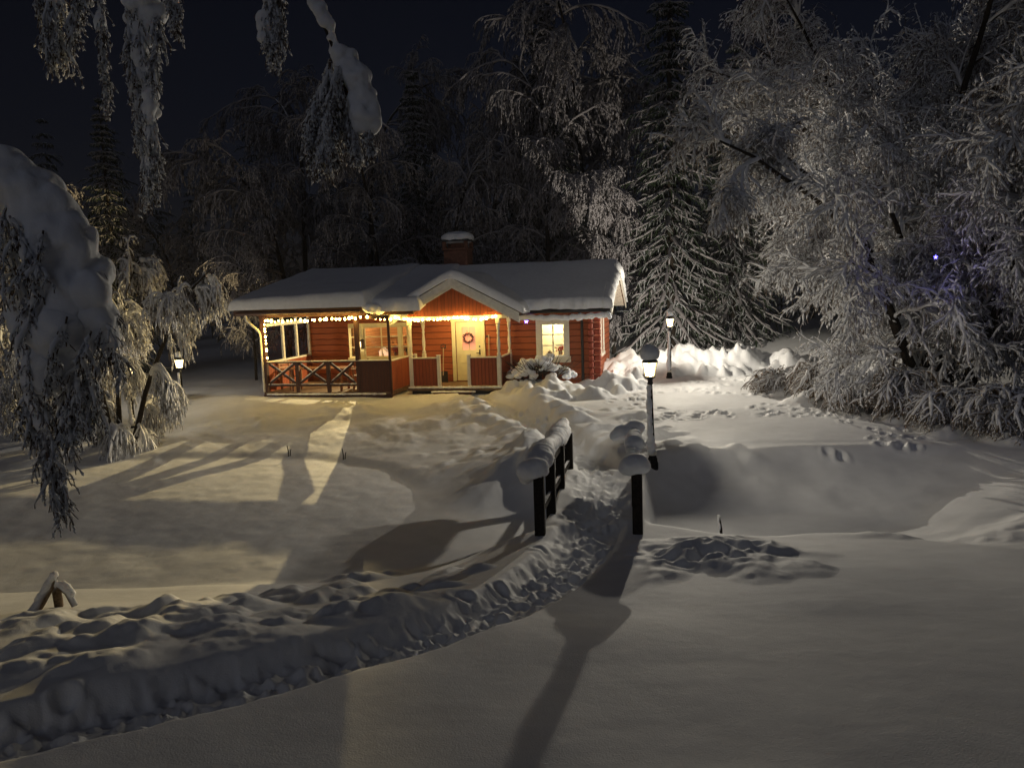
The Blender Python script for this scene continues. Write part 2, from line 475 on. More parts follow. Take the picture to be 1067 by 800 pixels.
# both sides of the path beyond the bridge
for k in range(170):
    s = brng.uniform(0.68, 0.97); p, d = along(PATH, s); sg = brng.choice((-1, 1), p=(.35, .65))
    off = sg * (brng.uniform(.45, 1.0) if k % 2 else brng.uniform(.5, 2.4)); n = np.array((-d[1], d[0])); q = p + n * off
    bump(q[0], q[1], brng.uniform(.2, .6), brng.uniform(.06, .24) * (1 if abs(off) < 1.2 else .6))
# heaps of shovelled snow on the bank left of the bridge
for k in range(120):
    q = np.array((brng.uniform(-2.3, .3), brng.uniform(11.0, 17.0)))
    bump(q[0], q[1], brng.uniform(.14, .42), brng.uniform(.05, .18))
# around the lamp and the far shore
for k in range(40):
    q = np.array((brng.normal(2.9, .7), brng.normal(13.4, .8))); bump(q[0], q[1], brng.uniform(.15, .4), brng.uniform(.03, .12))
for k in range(60):
    q = np.array((brng.uniform(-11, -2.5), 0)); q[1] = 18.0 + brng.uniform(-.3, 1.6) - max(0, q[0] + 4.6) * .8
    bump(q[0], q[1], brng.uniform(.2, .7), brng.uniform(.04, .2))
# bank in front of the veranda
for k in range(50):
    bump(brng.uniform(-9, -1), brng.uniform(18.0, 21.8), brng.uniform(.4, 1.2), brng.uniform(.06, .26))
# ploughed ridge behind the far lamp and heap by the cabin corner
for k in range(60):
    x = brng.uniform(3.4, 9.8); bump(x, 26.7 + .05 * x + brng.normal(0, .6), brng.uniform(.5, 1.0), brng.uniform(.3, .6))
for k in range(240):
    x = brng.uniform(3.4, 10.2); bump(x, 26.3 + .05 * x + brng.normal(0, .7), brng.uniform(.12, .42), brng.uniform(.12, .55))
for k in range(50):
    bump(brng.normal(3.2, .55), brng.normal(23.4, .4), brng.uniform(.2, .45), brng.uniform(.15, .45))
for k in range(45):
    bump(brng.normal(.9, .8), brng.normal(21.9, .7), brng.uniform(.25, .7), brng.uniform(.08, .42))
# under the shrubs on the right
for k in range(60):
    t = brng.uniform(0, 1); bump(8.0 + 1.6 * t + brng.normal(0, .4), 21.5 - 7.5 * t + brng.normal(0, .4), brng.uniform(.3, .8), brng.uniform(.1, .4))
BUMPS.append((7.2, 9.9, 1.9, .8, .25, .30))
BUMPS.append((5.2, 9.6, 1.3, .5, .2, .12))
PITS = []
for k in range(300):
    x = brng.uniform(2.4, 8.4); y = brng.uniform(13.8, 24.5)
    if noise2(np.array([x]), np.array([y]), .45, 3)[0] > -.15: PITS.append((x, y, brng.uniform(.09, .15), brng.uniform(.05, .1)))
for k in range(330):
    s = brng.uniform(0.05, .98); p, d = along(PATH, s); n = np.array((-d[1], d[0])); q = p + n * brng.normal(0, .2)
    PITS.append((q[0], q[1], brng.uniform(.06, .13), brng.uniform(.03, .07)))
for k in range(40):
    PITS.append((brng.uniform(1.6, 2.8), brng.uniform(7.7, 8.8), brng.uniform(.1, .2), brng.uniform(.02, .05)))

def hz(x, y):
    x = np.atleast_1d(np.asarray(x, float)); y = np.atleast_1d(np.asarray(y, float))
    zf = -0.2 + 0.165 * (9.6 - y)
    yl = np.array([-200, 6.0, 8.0, 9.6, 200]); zl = np.array([-0.2 + .165 * 209.6 - 0, .39, -.10, -.52, -.6])
    zL = np.where(y < 6, zf, np.interp(y, yl, zl))
    w = smooth((0.3 - x) / 1.6)
    near = zf * (1 - w) + zL * w
    plat = np.interp(y, [9.6, 11, 13.2, 22, 60, 400], [-.2, -.14, -.02, .04, .5, 4])
    land = np.where(y < 9.6, near, plat * (1 - 0) + 0)
    land = np.where((y < 10.8) & (x < .3), np.where(y < 9.6, near, near[...] * 0 + (-.52 * w + -.2 * (1 - w))), land)
    land = np.where((y < 0), np.minimum(land, 1.384 + 0.3 * np.tanh(-y / 8)), land)
    land = land + 0.05 * noise2(x, y, .35, 1) * smooth((y + 3) / 4) + .025 * noise2(x, y, 1.1, 2) + .35 * noise2(x, y, .06, 8) * smooth((np.hypot(x, y - 12) - 22) / 20)
    # right-hand rise towards the trees
    land = land + .5 * smooth((x - 8.5) / 5) * smooth((y - 11) / 4)
    pd, psd = seg_dist(x, y, PATH, False)
    L = np.zeros_like(x)
    xw = x + .10 * noise2(x, y, 2.3, 61) + .05 * noise2(x, y, 5.5, 62); yw = y + .10 * noise2(x, y, 2.3, 63) + .05 * noise2(x, y, 5.5, 64)
    for (bx_, by, rx, ry, ro, h) in BUMPS:
        rm = max(rx, ry) + .15
        i = np.nonzero((np.abs(x - bx_) < rm) & (np.abs(y - by) < rm))[0]
        if len(i) == 0: continue
        c, s = math.cos(ro), math.sin(ro)
        u = ((xw[i] - bx_) * c + (yw[i] - by) * s) / rx; v = (-(xw[i] - bx_) * s + (yw[i] - by) * c) / ry
        q = np.clip(1 - u * u - v * v, 0, 1)
        b = h * .68 * q ** 1.5
        a = L[i]
        L[i] = np.maximum(a, b) + .25 * np.minimum(a, b)
    L = np.minimum(L, 1.0) * (1 + .30 * noise2(x, y, 2.6, 71) + .22 * noise2(x, y, 6, 72)) + np.minimum(L, .3) * .22 * np.abs(noise2(x, y, 4.2, 73))
    L = L + smooth(L / .08) * (.016 * noise2(x, y, 9, 74) + .008 * noise2(x, y, 20, 75))
    L *= smooth((pd - .26) / .55)
    L *= 1 - smooth((-np.sign(psd) * pd - .02) / .2) * smooth((8.4 - y) / .5) * smooth((1.15 - pd) / .3)
    land = land + L
    rough = smooth((.55 - pd) / .3)
    land = land - 0.18 * smooth((.50 - pd) / .26)
    land = land + rough * (.04 * noise2(x, y, 6.5, 21) + .03 * noise2(x, y, 15, 22) + .012 * noise2(x, y, 34, 23))
    pon, ins = seg_dist(x, y, POND, True)
    bw = 0.85 + 2.6 * smooth((y - 15) / 3) + .5 * smooth((x - 1.5) / 1.5) * smooth((12 - y) / 1.5) + .9 * smooth((x - 1.8) / .8) * smooth((y - 10.7) / 1.8) + 1.3 * smooth((.6 - x) / .8) * smooth((y - 11.6) / .6)
    rt = smooth((x - 1.9) / 1.0) * smooth((15 - y) / 1.5)
    bw = bw + rt * (.45 * smooth((y - 11.2) / 1.2) + 1.5 * smooth((x - 4.2) / 1.4)) + (.25 + .25 * rt) * noise2(x, y, .9, 31)
    pon = pon + rt * (.22 * noise2(x, y, .8, 33) + .10 * noise2(x, y, 2.1, 34))
    t = smooth((pon + .03) / bw)
    lip = smooth((y - 14) / 2) * (1 - smooth((y - 22) / 2))
    t = t * (1 - lip) + lip * (.07 * smooth((pon + .02) / .5) + .93 * np.clip((pon - .1) / (bw + .7), 0, 1) ** 1.15)
    pond = ZPOND + .012 * noise2(x, y, 1.3, 41) + .008 * noise2(x, y, 4, 42)
    z = pond * (1 - t) + np.maximum(land, ZPOND - .05) * t
    # the path crosses the bridge on its packed snow
    deck = np.interp(y, [8.8, 9.6, 12.6, 13.6], [-.05, -.24, -.02, 0])
    bt = smooth((.86 - pd) / .22) * smooth((y - 9.0) / .5) * smooth((13.4 - y) / .6)
    dk = deck - .06 * smooth((.5 - pd) / .3) + rough * (.04 * noise2(x, y, 6.5, 21) + .03 * noise2(x, y, 15, 22) + .012 * noise2(x, y, 34, 23)) + .05 * noise2(x, y, 3, 77)
    z = z * (1 - bt) + np.maximum(z, dk) * bt
    for (px_, py_, r, h) in PITS:
        i = np.nonzero((np.abs(x - px_) < r * 1.6) & (np.abs(y - py_) < r * 1.6))[0]
        if len(i) == 0: continue
        d = np.hypot(x[i] - px_, y[i] - py_) / r
        z[i] += h * (-np.exp(-(d * 1.5) ** 4) + .35 * np.exp(-((d - 1.2) / .25) ** 2))
    # floor under the cabin stays low
    hx_ = (x + 1.344) * math.cos(R(12)) - (y - 24.6) * math.sin(R(12)); hy_ = (x + 1.344) * math.sin(R(12)) + (y - 24.6) * math.cos(R(12))
    inn = ((hx_ > -6.0) & (hx_ < 3.95) & (hy_ > .95) & (hy_ < 6)) | ((hx_ > -4.0) & (hx_ < 3.95) & (hy_ > .05) & (hy_ < 6)) | ((hx_ > -5.8) & (hx_ < -1.9) & (hy_ > -2.1) & (hy_ < 1)) | ((hx_ > -1.9) & (hx_ < 1.3) & (hy_ > -1.75) & (hy_ < .1))
    z = np.where(inn, np.minimum(z, -.02), z)
    return z
def gz(x, y): return float(hz(x, y)[0])

def build_ground():
    rr = [0.35]
    while rr[-1] < 420:
        r = rr[-1]
        rr.append(r + (max(.02, .0052 * r) if r < 31 else .03 * r))
    rr = np.array(rr)
    a1 = np.arange(-42, 42, .125)
    a2 = np.arange(42, 318, 2.0)
    an = np.radians(np.concatenate([a1, a2]))
    nr, na = len(rr), len(an)
    X = rr[:, None] * np.sin(an)[None]; Y = rr[:, None] * np.cos(an)[None]
    Z = hz(X.ravel(), Y.ravel())
    V = np.stack([X.ravel(), Y.ravel(), Z], 1)
    V = np.vstack([V, [[0, 0, gz(0, 0)]]])
    i = np.arange(nr - 1)[:, None] * na; j = np.arange(na)[None]; j2 = (j + 1) % na
    Q = np.stack([i + j, i + j2, i + na + j2, i + na + j], -1).reshape(-1, 4)[:, ::-1]
    b = B(); b.add(V, Q[:, ::1], 0, True)
    T = np.stack([np.full(na, nr * na), np.arange(na), (np.arange(na) + 1) % na], 1)[:, ::-1]
    b.f.append((T, 0, True))
    o = b.build("ground", GROUND)
    return tag(o, kind="structure")
ground = build_ground()

# ------------------------------------------------------------------ cabin
RED = wood_mat("red_log_siding", (0.30, 0.076, 0.026), 'Z', 0.2, 0.10, 0.025)
REDV = wood_mat("red_board_siding", (0.27, 0.060, 0.022), 'XY', 0.11, 0.12, 0.012)
REDP = mat("red_paint", (0.28, 0.052, 0.024), 0.7, 0.25, 6, 0.2)
BROWN = mat("brown_stain", (0.055, 0.018, 0.010), 0.65, 0.3, 7, 0.2)
BROWNV = wood_mat("brown_board", (0.075, 0.022, 0.012), 'XY', 0.1, 0.12, 0.01)
WHITE = mat("white_paint", (0.72, 0.69, 0.60), 0.55, 0.08, 10, 0.1)
CREAM = mat("cream_paint", (0.74, 0.68, 0.46), 0.5, 0.06, 5, 0.05)
PALE = wood_mat("pale_boards", (0.55, 0.50, 0.42), 'XY', 0.14, 0.08, 0.008)
BLACK = mat("black_metal", (0.02, 0.02, 0.022), 0.45, 0.3, 20, 0.1)
GREYW = mat("grey_barge_paint", (0.62, 0.61, 0.58), 0.6, 0.12, 8, 0.1)
PINE = wood_mat("pine_panel", (0.52, 0.27, 0.10), 'Z', 0.12, 0.1, 0.01)
CURT = mat("cream_wallpaper", (0.72, 0.70, 0.50), 0.8, 0.08, 6)
BRICK = mat("chimney_brick", (0.16, 0.07, 0.045), 0.85, 0.35, 14, 0.6)
GLASS = glass_mat("window_glass", (.96, .97, .95))
DECK = mat("deck_boards", (0.16, 0.10, 0.06), 0.7, 0.3, 8, 0.3)
BULB = emit_mat("warm_bulb", (1.0, 0.64, 0.13), 70.0)
CABLE = mat("cable", (0.03, 0.035, 0.025), 0.6)

HO = Vector((-1.344, 24.6, 0.0)); HR = -R(12)
cabin = thing("cabin", "small red timber cabin with white trim, gabled porch and veranda under a snowy roof", "cabin", HO, HR)
def hw(u, v, z=0.0):
    return Vector((HO.x + u * math.cos(HR) - v * math.sin(HR), HO.y + u * math.sin(HR) + v * math.cos(HR), z))

def wall_open(b, u0, u1, z0, z1, v0, v1, ops):
    us = sorted(set([u0, u1] + [o[0] for o in ops] + [o[1] for o in ops]))
    for a, c in zip(us[:-1], us[1:]):
        m = (a + c) / 2; zz = z0
        for o in sorted([o for o in ops if o[0] <= m <= o[1]], key=lambda o: o[2]):
            if o[2] > zz: b.bx(a, c, v0, v1, zz, o[2])
            zz = o[3]
        if zz < z1: b.bx(a, c, v0, v1, zz, z1)

def muntin_window(name, openings, trim, v, cols_rows, mt, snow_sill=True, tw=None):
    """trim boards round the openings, a sash with glazing bars in each, a pane each"""
    u0, u1, z0, z1 = trim
    b = B()
    b.bx(u0, u1, v - .045, v - .002, openings[0][3], z1, bev=.006)
    b.bx(u0 - .04, u1 + .04, v - .09, v - .003, z0, openings[0][2], bev=.008)
    edges = [u0] + sum([[o[0], o[1]] for o in openings], []) + [u1]
    for i in range(0, len(edges), 2):
        b.bx(edges[i], edges[i + 1], v - .04, v - .003, openings[0][2] + .002, openings[0][3] - .002, bev=.005)
    w = b.build(name, mt, cabin)
    for o, (c, r) in zip(openings, cols_rows):
        s = B(); fw = .035
        a0, a1, c0, c1 = o
        s.bx(a0, a0 + fw, v + .0, v + .05, c0, c1); s.bx(a1 - fw, a1, v + .0, v + .05, c0, c1)
        s.bx(a0 + fw, a1 - fw, v + .001, v + .049, c0, c0 + fw); s.bx(a0 + fw, a1 - fw, v + .001, v + .049, c1 - fw, c1)
        for k in range(1, c):
            x = a0 + (a1 - a0) * k / c; s.bx(x - .019, x + .019, v + .006, v + .034, c0 + fw, c1 - fw)
        for k in range(1, r):
            z = c0 + (c1 - c0) * k / r; s.bx(a0 + fw, a1 - fw, v + .008, v + .032, z - .017, z + .017)
        s.build("sash", mt, w)
        g = B(); g.add([(a0 + fw, v + .02, c0 + fw), (a1 - fw, v + .02, c0 + fw), (a1 - fw, v + .02, c1 - fw), (a0 + fw, v + .02, c1 - fw)], [[0, 1, 2, 3]])
        g.build("pane", GLASS, w)
    return w

WIN_R = (2.36, 3.10, .97, 2.0)
BAY = [(-4.06, -3.72, 1.03, 2.04), (-3.56, -2.36, 1.03, 2.04), (-2.26, -2.04, 1.03, 2.04)]
DOOR = (-.43, .43, .22, 2.12)
b = B(); wall_open(b, -4.1, 4.0, -.1, 2.42, 0, .14, [WIN_R, DOOR] + BAY); b.build("front_wall", RED, cabin)
b = B(); b.bx(-6.05, -4.1, .9, 1.04, -.1, 2.9); b.bx(-4.24, -4.1, .14, .9, -.1, 2.6); b.build("recessed_wall", RED, cabin)
b = B(); wall_open(b, 0.14, 6.0, -.1, 2.42, 0, .14, [(2.45, 3.25, .95, 1.95)])
o = b.build("side_wall", RED, cabin); o.location = (4.0, 0, 0); o.rotation_euler.z = PI / 2
b = B(); b.bx(-6.05, 3.86, 5.86, 6.0, -.1, 2.42); b.bx(-6.05, -5.91, 1.04, 5.86, -.1, 2.9); b.build("rear_wall", RED, cabin)
# gable panel on the right end
b = B(); b.add([(3.99, 0, 2.42), (3.99, 6, 2.42), (3.99, 3, 3.55), (3.93, 0, 2.42), (3.93, 6, 2.42), (3.93, 3, 3.55)], [[0, 1, 2], [5, 4, 3]])
b.add([(3.99, 0, 2.42), (3.99, 3, 3.55), (3.93, 3, 3.55), (3.93, 0, 2.42), (3.99, 6, 2.42), (3.93, 6, 2.42)], [[0, 3, 2, 1], [1, 2, 5, 4]])
b.build("gable_panel", PALE, cabin)
# crossed log ends at the right corner
b = B()
for k in range(12):
    z = .0 + k * .2
    b.box((3.93, -.11, z + .1), (.15, .22, .185), bev=.03); b.box((4.11, .07, z + .1), (.22, .15, .185), bev=.03)
b.build("log_ends", REDP, cabin)
w = muntin_window("window", [WIN_R], (2.2, 3.25, .78, 2.13), 0, [(2, 3)], WHITE)
muntin_window("triple_window", BAY, (-4.09, -1.9, .93, 2.15), 0, [(1, 3), (2, 3), (1, 3)], CREAM)
# side window (only its trim is seen edge-on)
b = B(); b.bx(4.003, 4.04, 2.3, 2.45, .85, 2.05); b.bx(4.003, 4.04, 3.25, 3.4, .85, 2.05); b.bx(4.003, 4.045, 2.3, 3.4, 2.052, 2.16); b.bx(4.003, 4.06, 2.25, 3.45, .74, .848)
sw = b.build("side_window", WHITE, cabin)
b = B(); b.add([(3.95, 2.45, .95), (3.95, 3.25, .95), (3.95, 3.25, 1.95), (3.95, 2.45, 1.95)], [[0, 1, 2, 3]]); b.build("pane", GLASS, sw)
# inner rooms seen through the panes
b = B(); b.bx(-4.0, -1.0, 2.6, 2.7, .2, 2.4); b.bx(-4.09, -4.0, .14, 2.7, .2, 2.4); b.bx(-1.0, -.9, .14, 2.7, .2, 2.4)
b.bx(-4.09, -.9, .14, 2.7, 2.4, 2.44); b.bx(-4.09, -.9, .14, 2.7, .12, .2)
for z in (1.25, 1.6): b.bx(-3.7, -1.3, 2.38, 2.598, z, z + .05)
for k in range(14): b.bx(-3.6 + k * .16, -3.6 + k * .16 + .09, 2.42, 2.55, 1.302, 1.302 + .1 + .12 * ((k * 37) % 5) / 5)
b.build("living_room", PINE, cabin)
b = B(); b.bx(1.5, 3.8, 1.5, 1.6, .2, 2.4); b.bx(1.4, 1.5, .14, 1.6, .2, 2.4); b.bx(3.8, 3.855, .14, 1.6, .2, 2.4); b.bx(1.4, 3.85, .14, 1.6, 2.4, 2.44); b.bx(1.4, 3.85, .14, 1.6, .12, .2)
b.build("kitchen", CURT, cabin)
# door
b = B(); b.bx(-.55, -.43, -.04, -.003, .22, 2.12, bev=.006); b.bx(.43, .55, -.04, -.003, .22, 2.12, bev=.006); b.bx(-.57, .57, -.05, -.003, 2.122, 2.24, bev=.006)
b.build("door_frame", CREAM, cabin)
b = B(); wall_open(b, -.42, .42, .23, 2.11, .03, .08, [(-.22, .22, 1.22, 1.95)])
for (z0, z1) in ((.4, .72), (.8, 1.1)):
    b.bx(-.3, .3, .018, .029, z0, z1, bev=.008)
door = b.build("door", CREAM, cabin)
b = B(); b.bx(-.012, .012, .04, .07, 1.22, 1.95)
for z in (1.46, 1.71): b.bx(-.22, .22, .042, .068, z - .01, z + .01)
b.build("glazing_bars", CREAM, door)
LITC = emit_mat("lit_pink_curtain", (0.85, 0.36, 0.24), 0.55)
b = B(); b.bx(-.22, .22, .072, .078, 1.22, 1.95); b.build("pane", LITC, door)
b = B(); b.tubes([[(.35, .03, 1.12), (.35, -.03, 1.12), (.25, -.035, 1.12)]], [[.011] * 3], 6, cap=True); b.box((.35, .024, 1.14), (.04, .012, .16)); b.box((.35, .02, 1.32), (.05, .02, .05), bev=.01)
b.build("handle", BLACK, door)

# roofs
def slab(b, P, th):
    P = np.array(P, float); n = np.array((0, 0, th))
    b.add(np.vstack([P, P - n]), [[0, 1, 2, 3], [7, 6, 5, 4], [0, 4, 5, 1], [1, 5, 6, 2], [2, 6, 7, 3], [3, 7, 4, 0]])
RZ, EZ, EV = 3.74, 2.46, -.6
VZ, VV = 2.72, -2.4
b = B()
slab(b, [(-1.2, EV, EZ), (4.6, EV, EZ), (4.6, 3, RZ), (-1.2, 3, RZ)], .09)
slab(b, [(-2.497, VV + .45, VZ - .16), (-1.15, VV + .45, VZ - .16), (-1.15, 2.98, RZ - .01), (-2.497, 2.98, RZ - .01)], .1)
slab(b, [(-6.75, 3.0, RZ), (4.6, 3.0, RZ), (4.6, 6.6, EZ), (-6.75, 6.6, EZ)], .085)
slab(b, [(-6.75, VV, VZ), (-2.5, VV, VZ), (-2.5, 2.99, RZ), (-6.75, 2.99, RZ)], .1)
roof = b.build("roof", BROWN, cabin)
# fascia along the veranda eave, barge boards of the right gable
b = B(); b.bx(-6.75, -2.5, VV - .03, VV - .002, VZ - .17, VZ - .01); b.build("veranda_fascia", BROWN, cabin)
b = B()
for (v0, z0) in ((EV, EZ), (6.6, EZ)):
    d = np.array((0, 3 - v0, RZ - z0)); p = np.array((4.6, v0, z0)); q = np.array((4.6, 3, RZ))
    b.add([p + (.003, 0, .02), q + (.003, 0, .02), q + (.003, 0, -.2), p + (.003, 0, -.2), p + (.035, 0, .02), q + (.035, 0, .02), q + (.035, 0, -.2), p + (.035, 0, -.2)],
          [[0, 1, 2, 3], [7, 6, 5, 4], [0, 4, 5, 1], [3, 2, 6, 7], [0, 3, 7, 4], [1, 5, 6, 2]])
b.build("barge_board", WHITE, cabin)
# soffit boards under the right verge
b = B(); slab(b, [(4.0, EV, EZ - .1), (4.6, EV, EZ - .1), (4.6, 3, RZ - .1), (4.0, 3, RZ - .1)], .02); slab(b, [(4.0, 3, RZ - .1), (4.6, 3, RZ - .1), (4.6, 6.6, EZ - .1), (4.0, 6.6, EZ - .1)], .02)
b.build("soffit", PALE, cabin)
# gutter and pipes
b = B(); b.tubes([[(1.95, EV - .07, EZ - .07), (4.6, EV - .07, EZ - .07)]], [[.05, .05]], 8, cap=True); b.build("gutter", BLACK, cabin)
b = B(); b.tubes([[(3.66, EV - .05, EZ - .1), (3.66, EV + .1, EZ - .25), (3.66, -.09, EZ - .42), (3.66, -.08, 1.2), (3.66, -.08, .1)]], [[.045] * 5], 8); b.build("downpipe", BLACK, cabin)
b = B(); b.tubes([[(-6.62, VV - .1, VZ - .1), (-2.6, VV - .1, VZ - .1)]], [[.055, .055]], 8, cap=True); b.build("gutter", BROWN, cabin)
b = B(); b.tubes([[(-6.3, VV - .09, VZ - .14), (-6.3, VV - .07, VZ - .3), (-6.05, VV + .12, VZ - .62), (-5.99, VV + .14, VZ - .75), (-5.99, VV + .14, .2)]], [[.04] * 5], 8); b.build("downpipe", WHITE, cabin)
# porch roof
PA, PE, PU, PV0 = 3.47, 2.40, 2.02, -1.72
def pz(u): return PA - abs(u) * (PA - PE) / PU
b = B()
for s in (-1, 1):
    P = [(0, PV0, PA), (s * PU, PV0, PE), (s * PU, .9, PE), (0, 2.3, PA)]
    slab(b, P if s < 0 else P[::-1], .08)
b.build("porch_roof", BROWN, cabin)
b = B()
for s in (-1, 1):
    p = np.array((s * PU, PV0, PE)); q = np.array((0, PV0, PA))
    b.add([p + (0, -.03, .02), q + (0, -.03, .02), q + (0, -.03, -.2), p + (0, -.03, -.2), p + (0, -.002, .02), q + (0, -.002, .02), q + (0, -.002, -.2), p + (0, -.002, -.2)],
          [[0, 1, 2, 3], [7, 6, 5, 4], [0, 4, 5, 1], [3, 2, 6, 7], [0, 3, 7, 4]])
    p = p + np.array((0, .03, -.15)); q = q + np.array((0, .03, -.15))
    b.add([p, q, q - (0, 0, .13), p - (0, 0, .13), p + (0, .03, 0), q + (0, .03, 0), q + (0, .03, -.13), p + (0, .03, -.13)],
          [[0, 1, 2, 3], [7, 6, 5, 4], [0, 4, 5, 1], [3, 2, 6, 7], [0, 3, 7, 4]])
b.build("porch_barge_board", GREYW, cabin)
b = B(); g0 = 2.36; gw = (PA - .08 - g0) * PU / (PA - PE)
b.add([(-gw, -1.45, g0), (gw, -1.45, g0), (0, -1.45, PA - .08), (-gw, -1.40, g0), (gw, -1.40, g0), (0, -1.40, PA - .08)], [[0, 1, 2], [5, 4, 3]]); b.add([(-gw, -1.45, g0), (gw, -1.45, g0), (gw, -1.40, g0), (-gw, -1.40, g0)], [[3, 2, 1, 0]])
b.build("porch_gable", REDV, cabin)
b = B(); b.bx(-1.75, 1.6, -1.46, -1.36, g0 - .1, g0 - .003); b.build("porch_beam", WHITE, cabin)
b = B(); b.bx(-1.7, 1.6, -1.36, -.01, g0 + .03, g0 + .06); b.build("porch_ceiling", CREAM, cabin)
# decks
b = B(); b.bx(-1.6, 1.42, -1.5, -.002, .1, .2); b.bx(-5.95, -1.85, -2.28, -.01, .06, .18); b.bx(-5.95, -4.25, -.009, .89, .06, .18)
b.build("deck", DECK, cabin)
b = B(); b.bx(-6.0, 3.9, .02, 5.9, -.6, .15); b.bx(-1.5, 1.3, -1.35, 0.0, -.6, .098); b.build("foundation", mat("foundation", (0.05, .045, .04), .9), cabin)
b = B(); b.bx(-5.98, -1.8, -2.33, -2.2, -.25, .12); b.build("sill_beam", BROWN, cabin)
# steps
for k, (v0, z) in enumerate(((-1.78, .08), (-2.06, -.02))):
    b = B(); b.bx(-.7, .5, v0, v0 + .27, z - .06, z); s_ = b.build("step", BROWN, cabin)
    lump("step_snow", [(-.7 + .15 * i, v0 + .14, z + .005, .13, .12, .03) for i in range(9)], SNOW_FINE, s_, .025, .01, 9, k)

# posts
def turned_post(u, v, z0, z1, zt):
    """square foot up to the rail, turned shaft above"""
    b = B(); b.bx(u - .06, u + .06, v - .06, v + .06, z0, zt, bev=.008)
    h = z1 - zt
    prof = [(.045, 0), (.062, .02), (.062, .06), (.036, .10), (.05, .22), (.056, .34), (.042, .47), (.034, .56), (.05, .62), (.034, .66), (.05, .74), (.058, .80), (.05, .86)]
    b.lathe([(r, zt + h * t) for r, t in prof], (u, v, 0), 12)
    b.bx(u - .06, u + .06, v - .06, v + .06, zt + h * .86, z1, bev=.008)
    return b.build("porch_post", WHITE, cabin)
for (u, v) in ((-1.47, -1.4), (-1.47, -.12), (1.30, -1.4), (1.36, -.12)): turned_post(u, v, .2, g0 - .1, 1.14)
for u in (-.59, .36):
    b = B(); b.bx(u - .05, u + .05, -1.45, -1.35, .2, 1.16, bev=.008); b.bx(u - .06, u + .06, -1.46, -1.34, 1.162, 1.19, bev=.005); b.build("newel", WHITE, cabin)
for (u0, u1) in ((-1.41, -.64), (.41, 1.24)):
    b = B(); b.bx(u0, u1, -1.42, -1.385, .25, 1.08); p_ = b.build("porch_panel", REDV, cabin)
    b = B(); b.bx(u0, u1, -1.46, -1.345, 1.083, 1.12, bev=.006); b.build("handrail", WHITE, p_)
for u in (1.36, ):
    b = B(); b.bx(u - .02, u + .02, -1.33, -.18, .25, 1.08); p_ = b.build("porch_panel", REDV, cabin)
    b = B(); b.bx(u - .05, u + .05, -1.33, -.18, 1.083, 1.12, bev=.006); b.build("handrail", WHITE, p_)
b = B(); b.bx(-1.87, -1.83, -2.15, -.1, .2, 1.08); p_ = b.build("veranda_side_panel", REDV, cabin)
b = B(); b.bx(-1.9, -1.8, -2.15, -.1, 1.083, 1.12, bev=.006); b.build("handrail", WHITE, p_)
b = B(); b.bx(-1.80, -1.72, -.18, -.1, .2, 1.14); b.build("newel", WHITE, cabin)
for u, hw_, z1 in ((-5.93, .07, 2.6), (-2.86, .065, 2.6), (-1.84, .035, 2.42)):
    b = B(); b.bx(u - hw_, u + hw_, -2.27, -2.27 + 2 * hw_, .12, z1, bev=.008); b.build("veranda_post", BROWN, cabin)
b = B(); b.bx(-6.0, -2.55, -2.3, -2.17, 2.48, 2.6); b.bx(-2.55, -1.8, -2.28, -2.19, 2.36, 2.46); b.build("veranda_beam", BROWN, cabin)
b = B(); b.bx(-2.79, -1.88, -2.27, -2.22, .14, 1.08); p_ = b.build("veranda_panel", BROWNV, cabin)
# railing with crossed braces
xs = [-5.86, -4.85, -3.83, -2.92]
b = B(); b.bx(-5.86, -1.82, -2.29, -2.19, 1.08, 1.12, bev=.006); b.bx(-5.86, -2.93, -2.27, -2.21, .36, .42, bev=.006); b.build("veranda_rail", BROWN, cabin)
for u in xs[1:3]:
    b = B(); b.bx(u - .06, u + .06, -2.275, -2.205, .12, 1.098, bev=.006); b.build("rail_post", BROWN, cabin)
for a, c in zip(xs[:-1], xs[1:]):
    a2, c2 = a + .06, c - .06; ln = math.hypot(c2 - a2, .62); an = math.atan2(.62, c2 - a2)
    for s, dv in ((1, 0), (-1, .028)):
        b = B(); b.box(((a2 + c2) / 2, -2.255 + dv, .755), (ln, .026, .07), ry=-s * an); x_ = b.build("cross_brace", BROWN, cabin)
        sb = B(); n = 14; t = np.linspace(.04, .96, n)
        P = np.stack([a2 + (c2 - a2) * t, np.full(n, -2.257 + dv), .755 + s * (t - .5) * .62 + .05], 1)
        sb.tubes([P], [np.where((t < .05) | (t > .95), .006, .016 + .006 * np.sin(t * 23))], 6); sb.build("brace_snow", SNOW_FINE, x_)
# snow on the rails
def ledge_snow(name, p, q, r, parent, seed, h=.6, vox=.022):
    p, q = np.array(p), np.array(q); L = np.linalg.norm(q - p); n = max(3, int(L / (r * .8)))
    rg = np.random.default_rng(seed)
    return lump(name, [tuple(p + (q - p) * (i + .5) / n) + (r * 1.15, r * rg.uniform(.85, 1.1), r * h * rg.uniform(.75, 1.2)) for i in range(n)], SNOW_FINE, parent, vox, .006, 9, seed)
ledge_snow("rail_snow", (-5.85, -2.24, 1.125), (-1.85, -2.24, 1.125), .05, cabin, 3)
ledge_snow("rail_snow", (-5.85, -2.24, .43), (-2.95, -2.24, .43), .035, cabin, 4)
ledge_snow("rail_snow", (-5.85, -2.33, .13), (-2.0, -2.33, .13), .05, cabin, 5)
ledge_snow("deck_snow", (-1.55, -1.5, .205), (1.4, -1.5, .205), .06, cabin, 6)
ledge_snow("sill_snow", (2.22, -.06, .975), (3.24, -.06, .975), .035, cabin, 7)
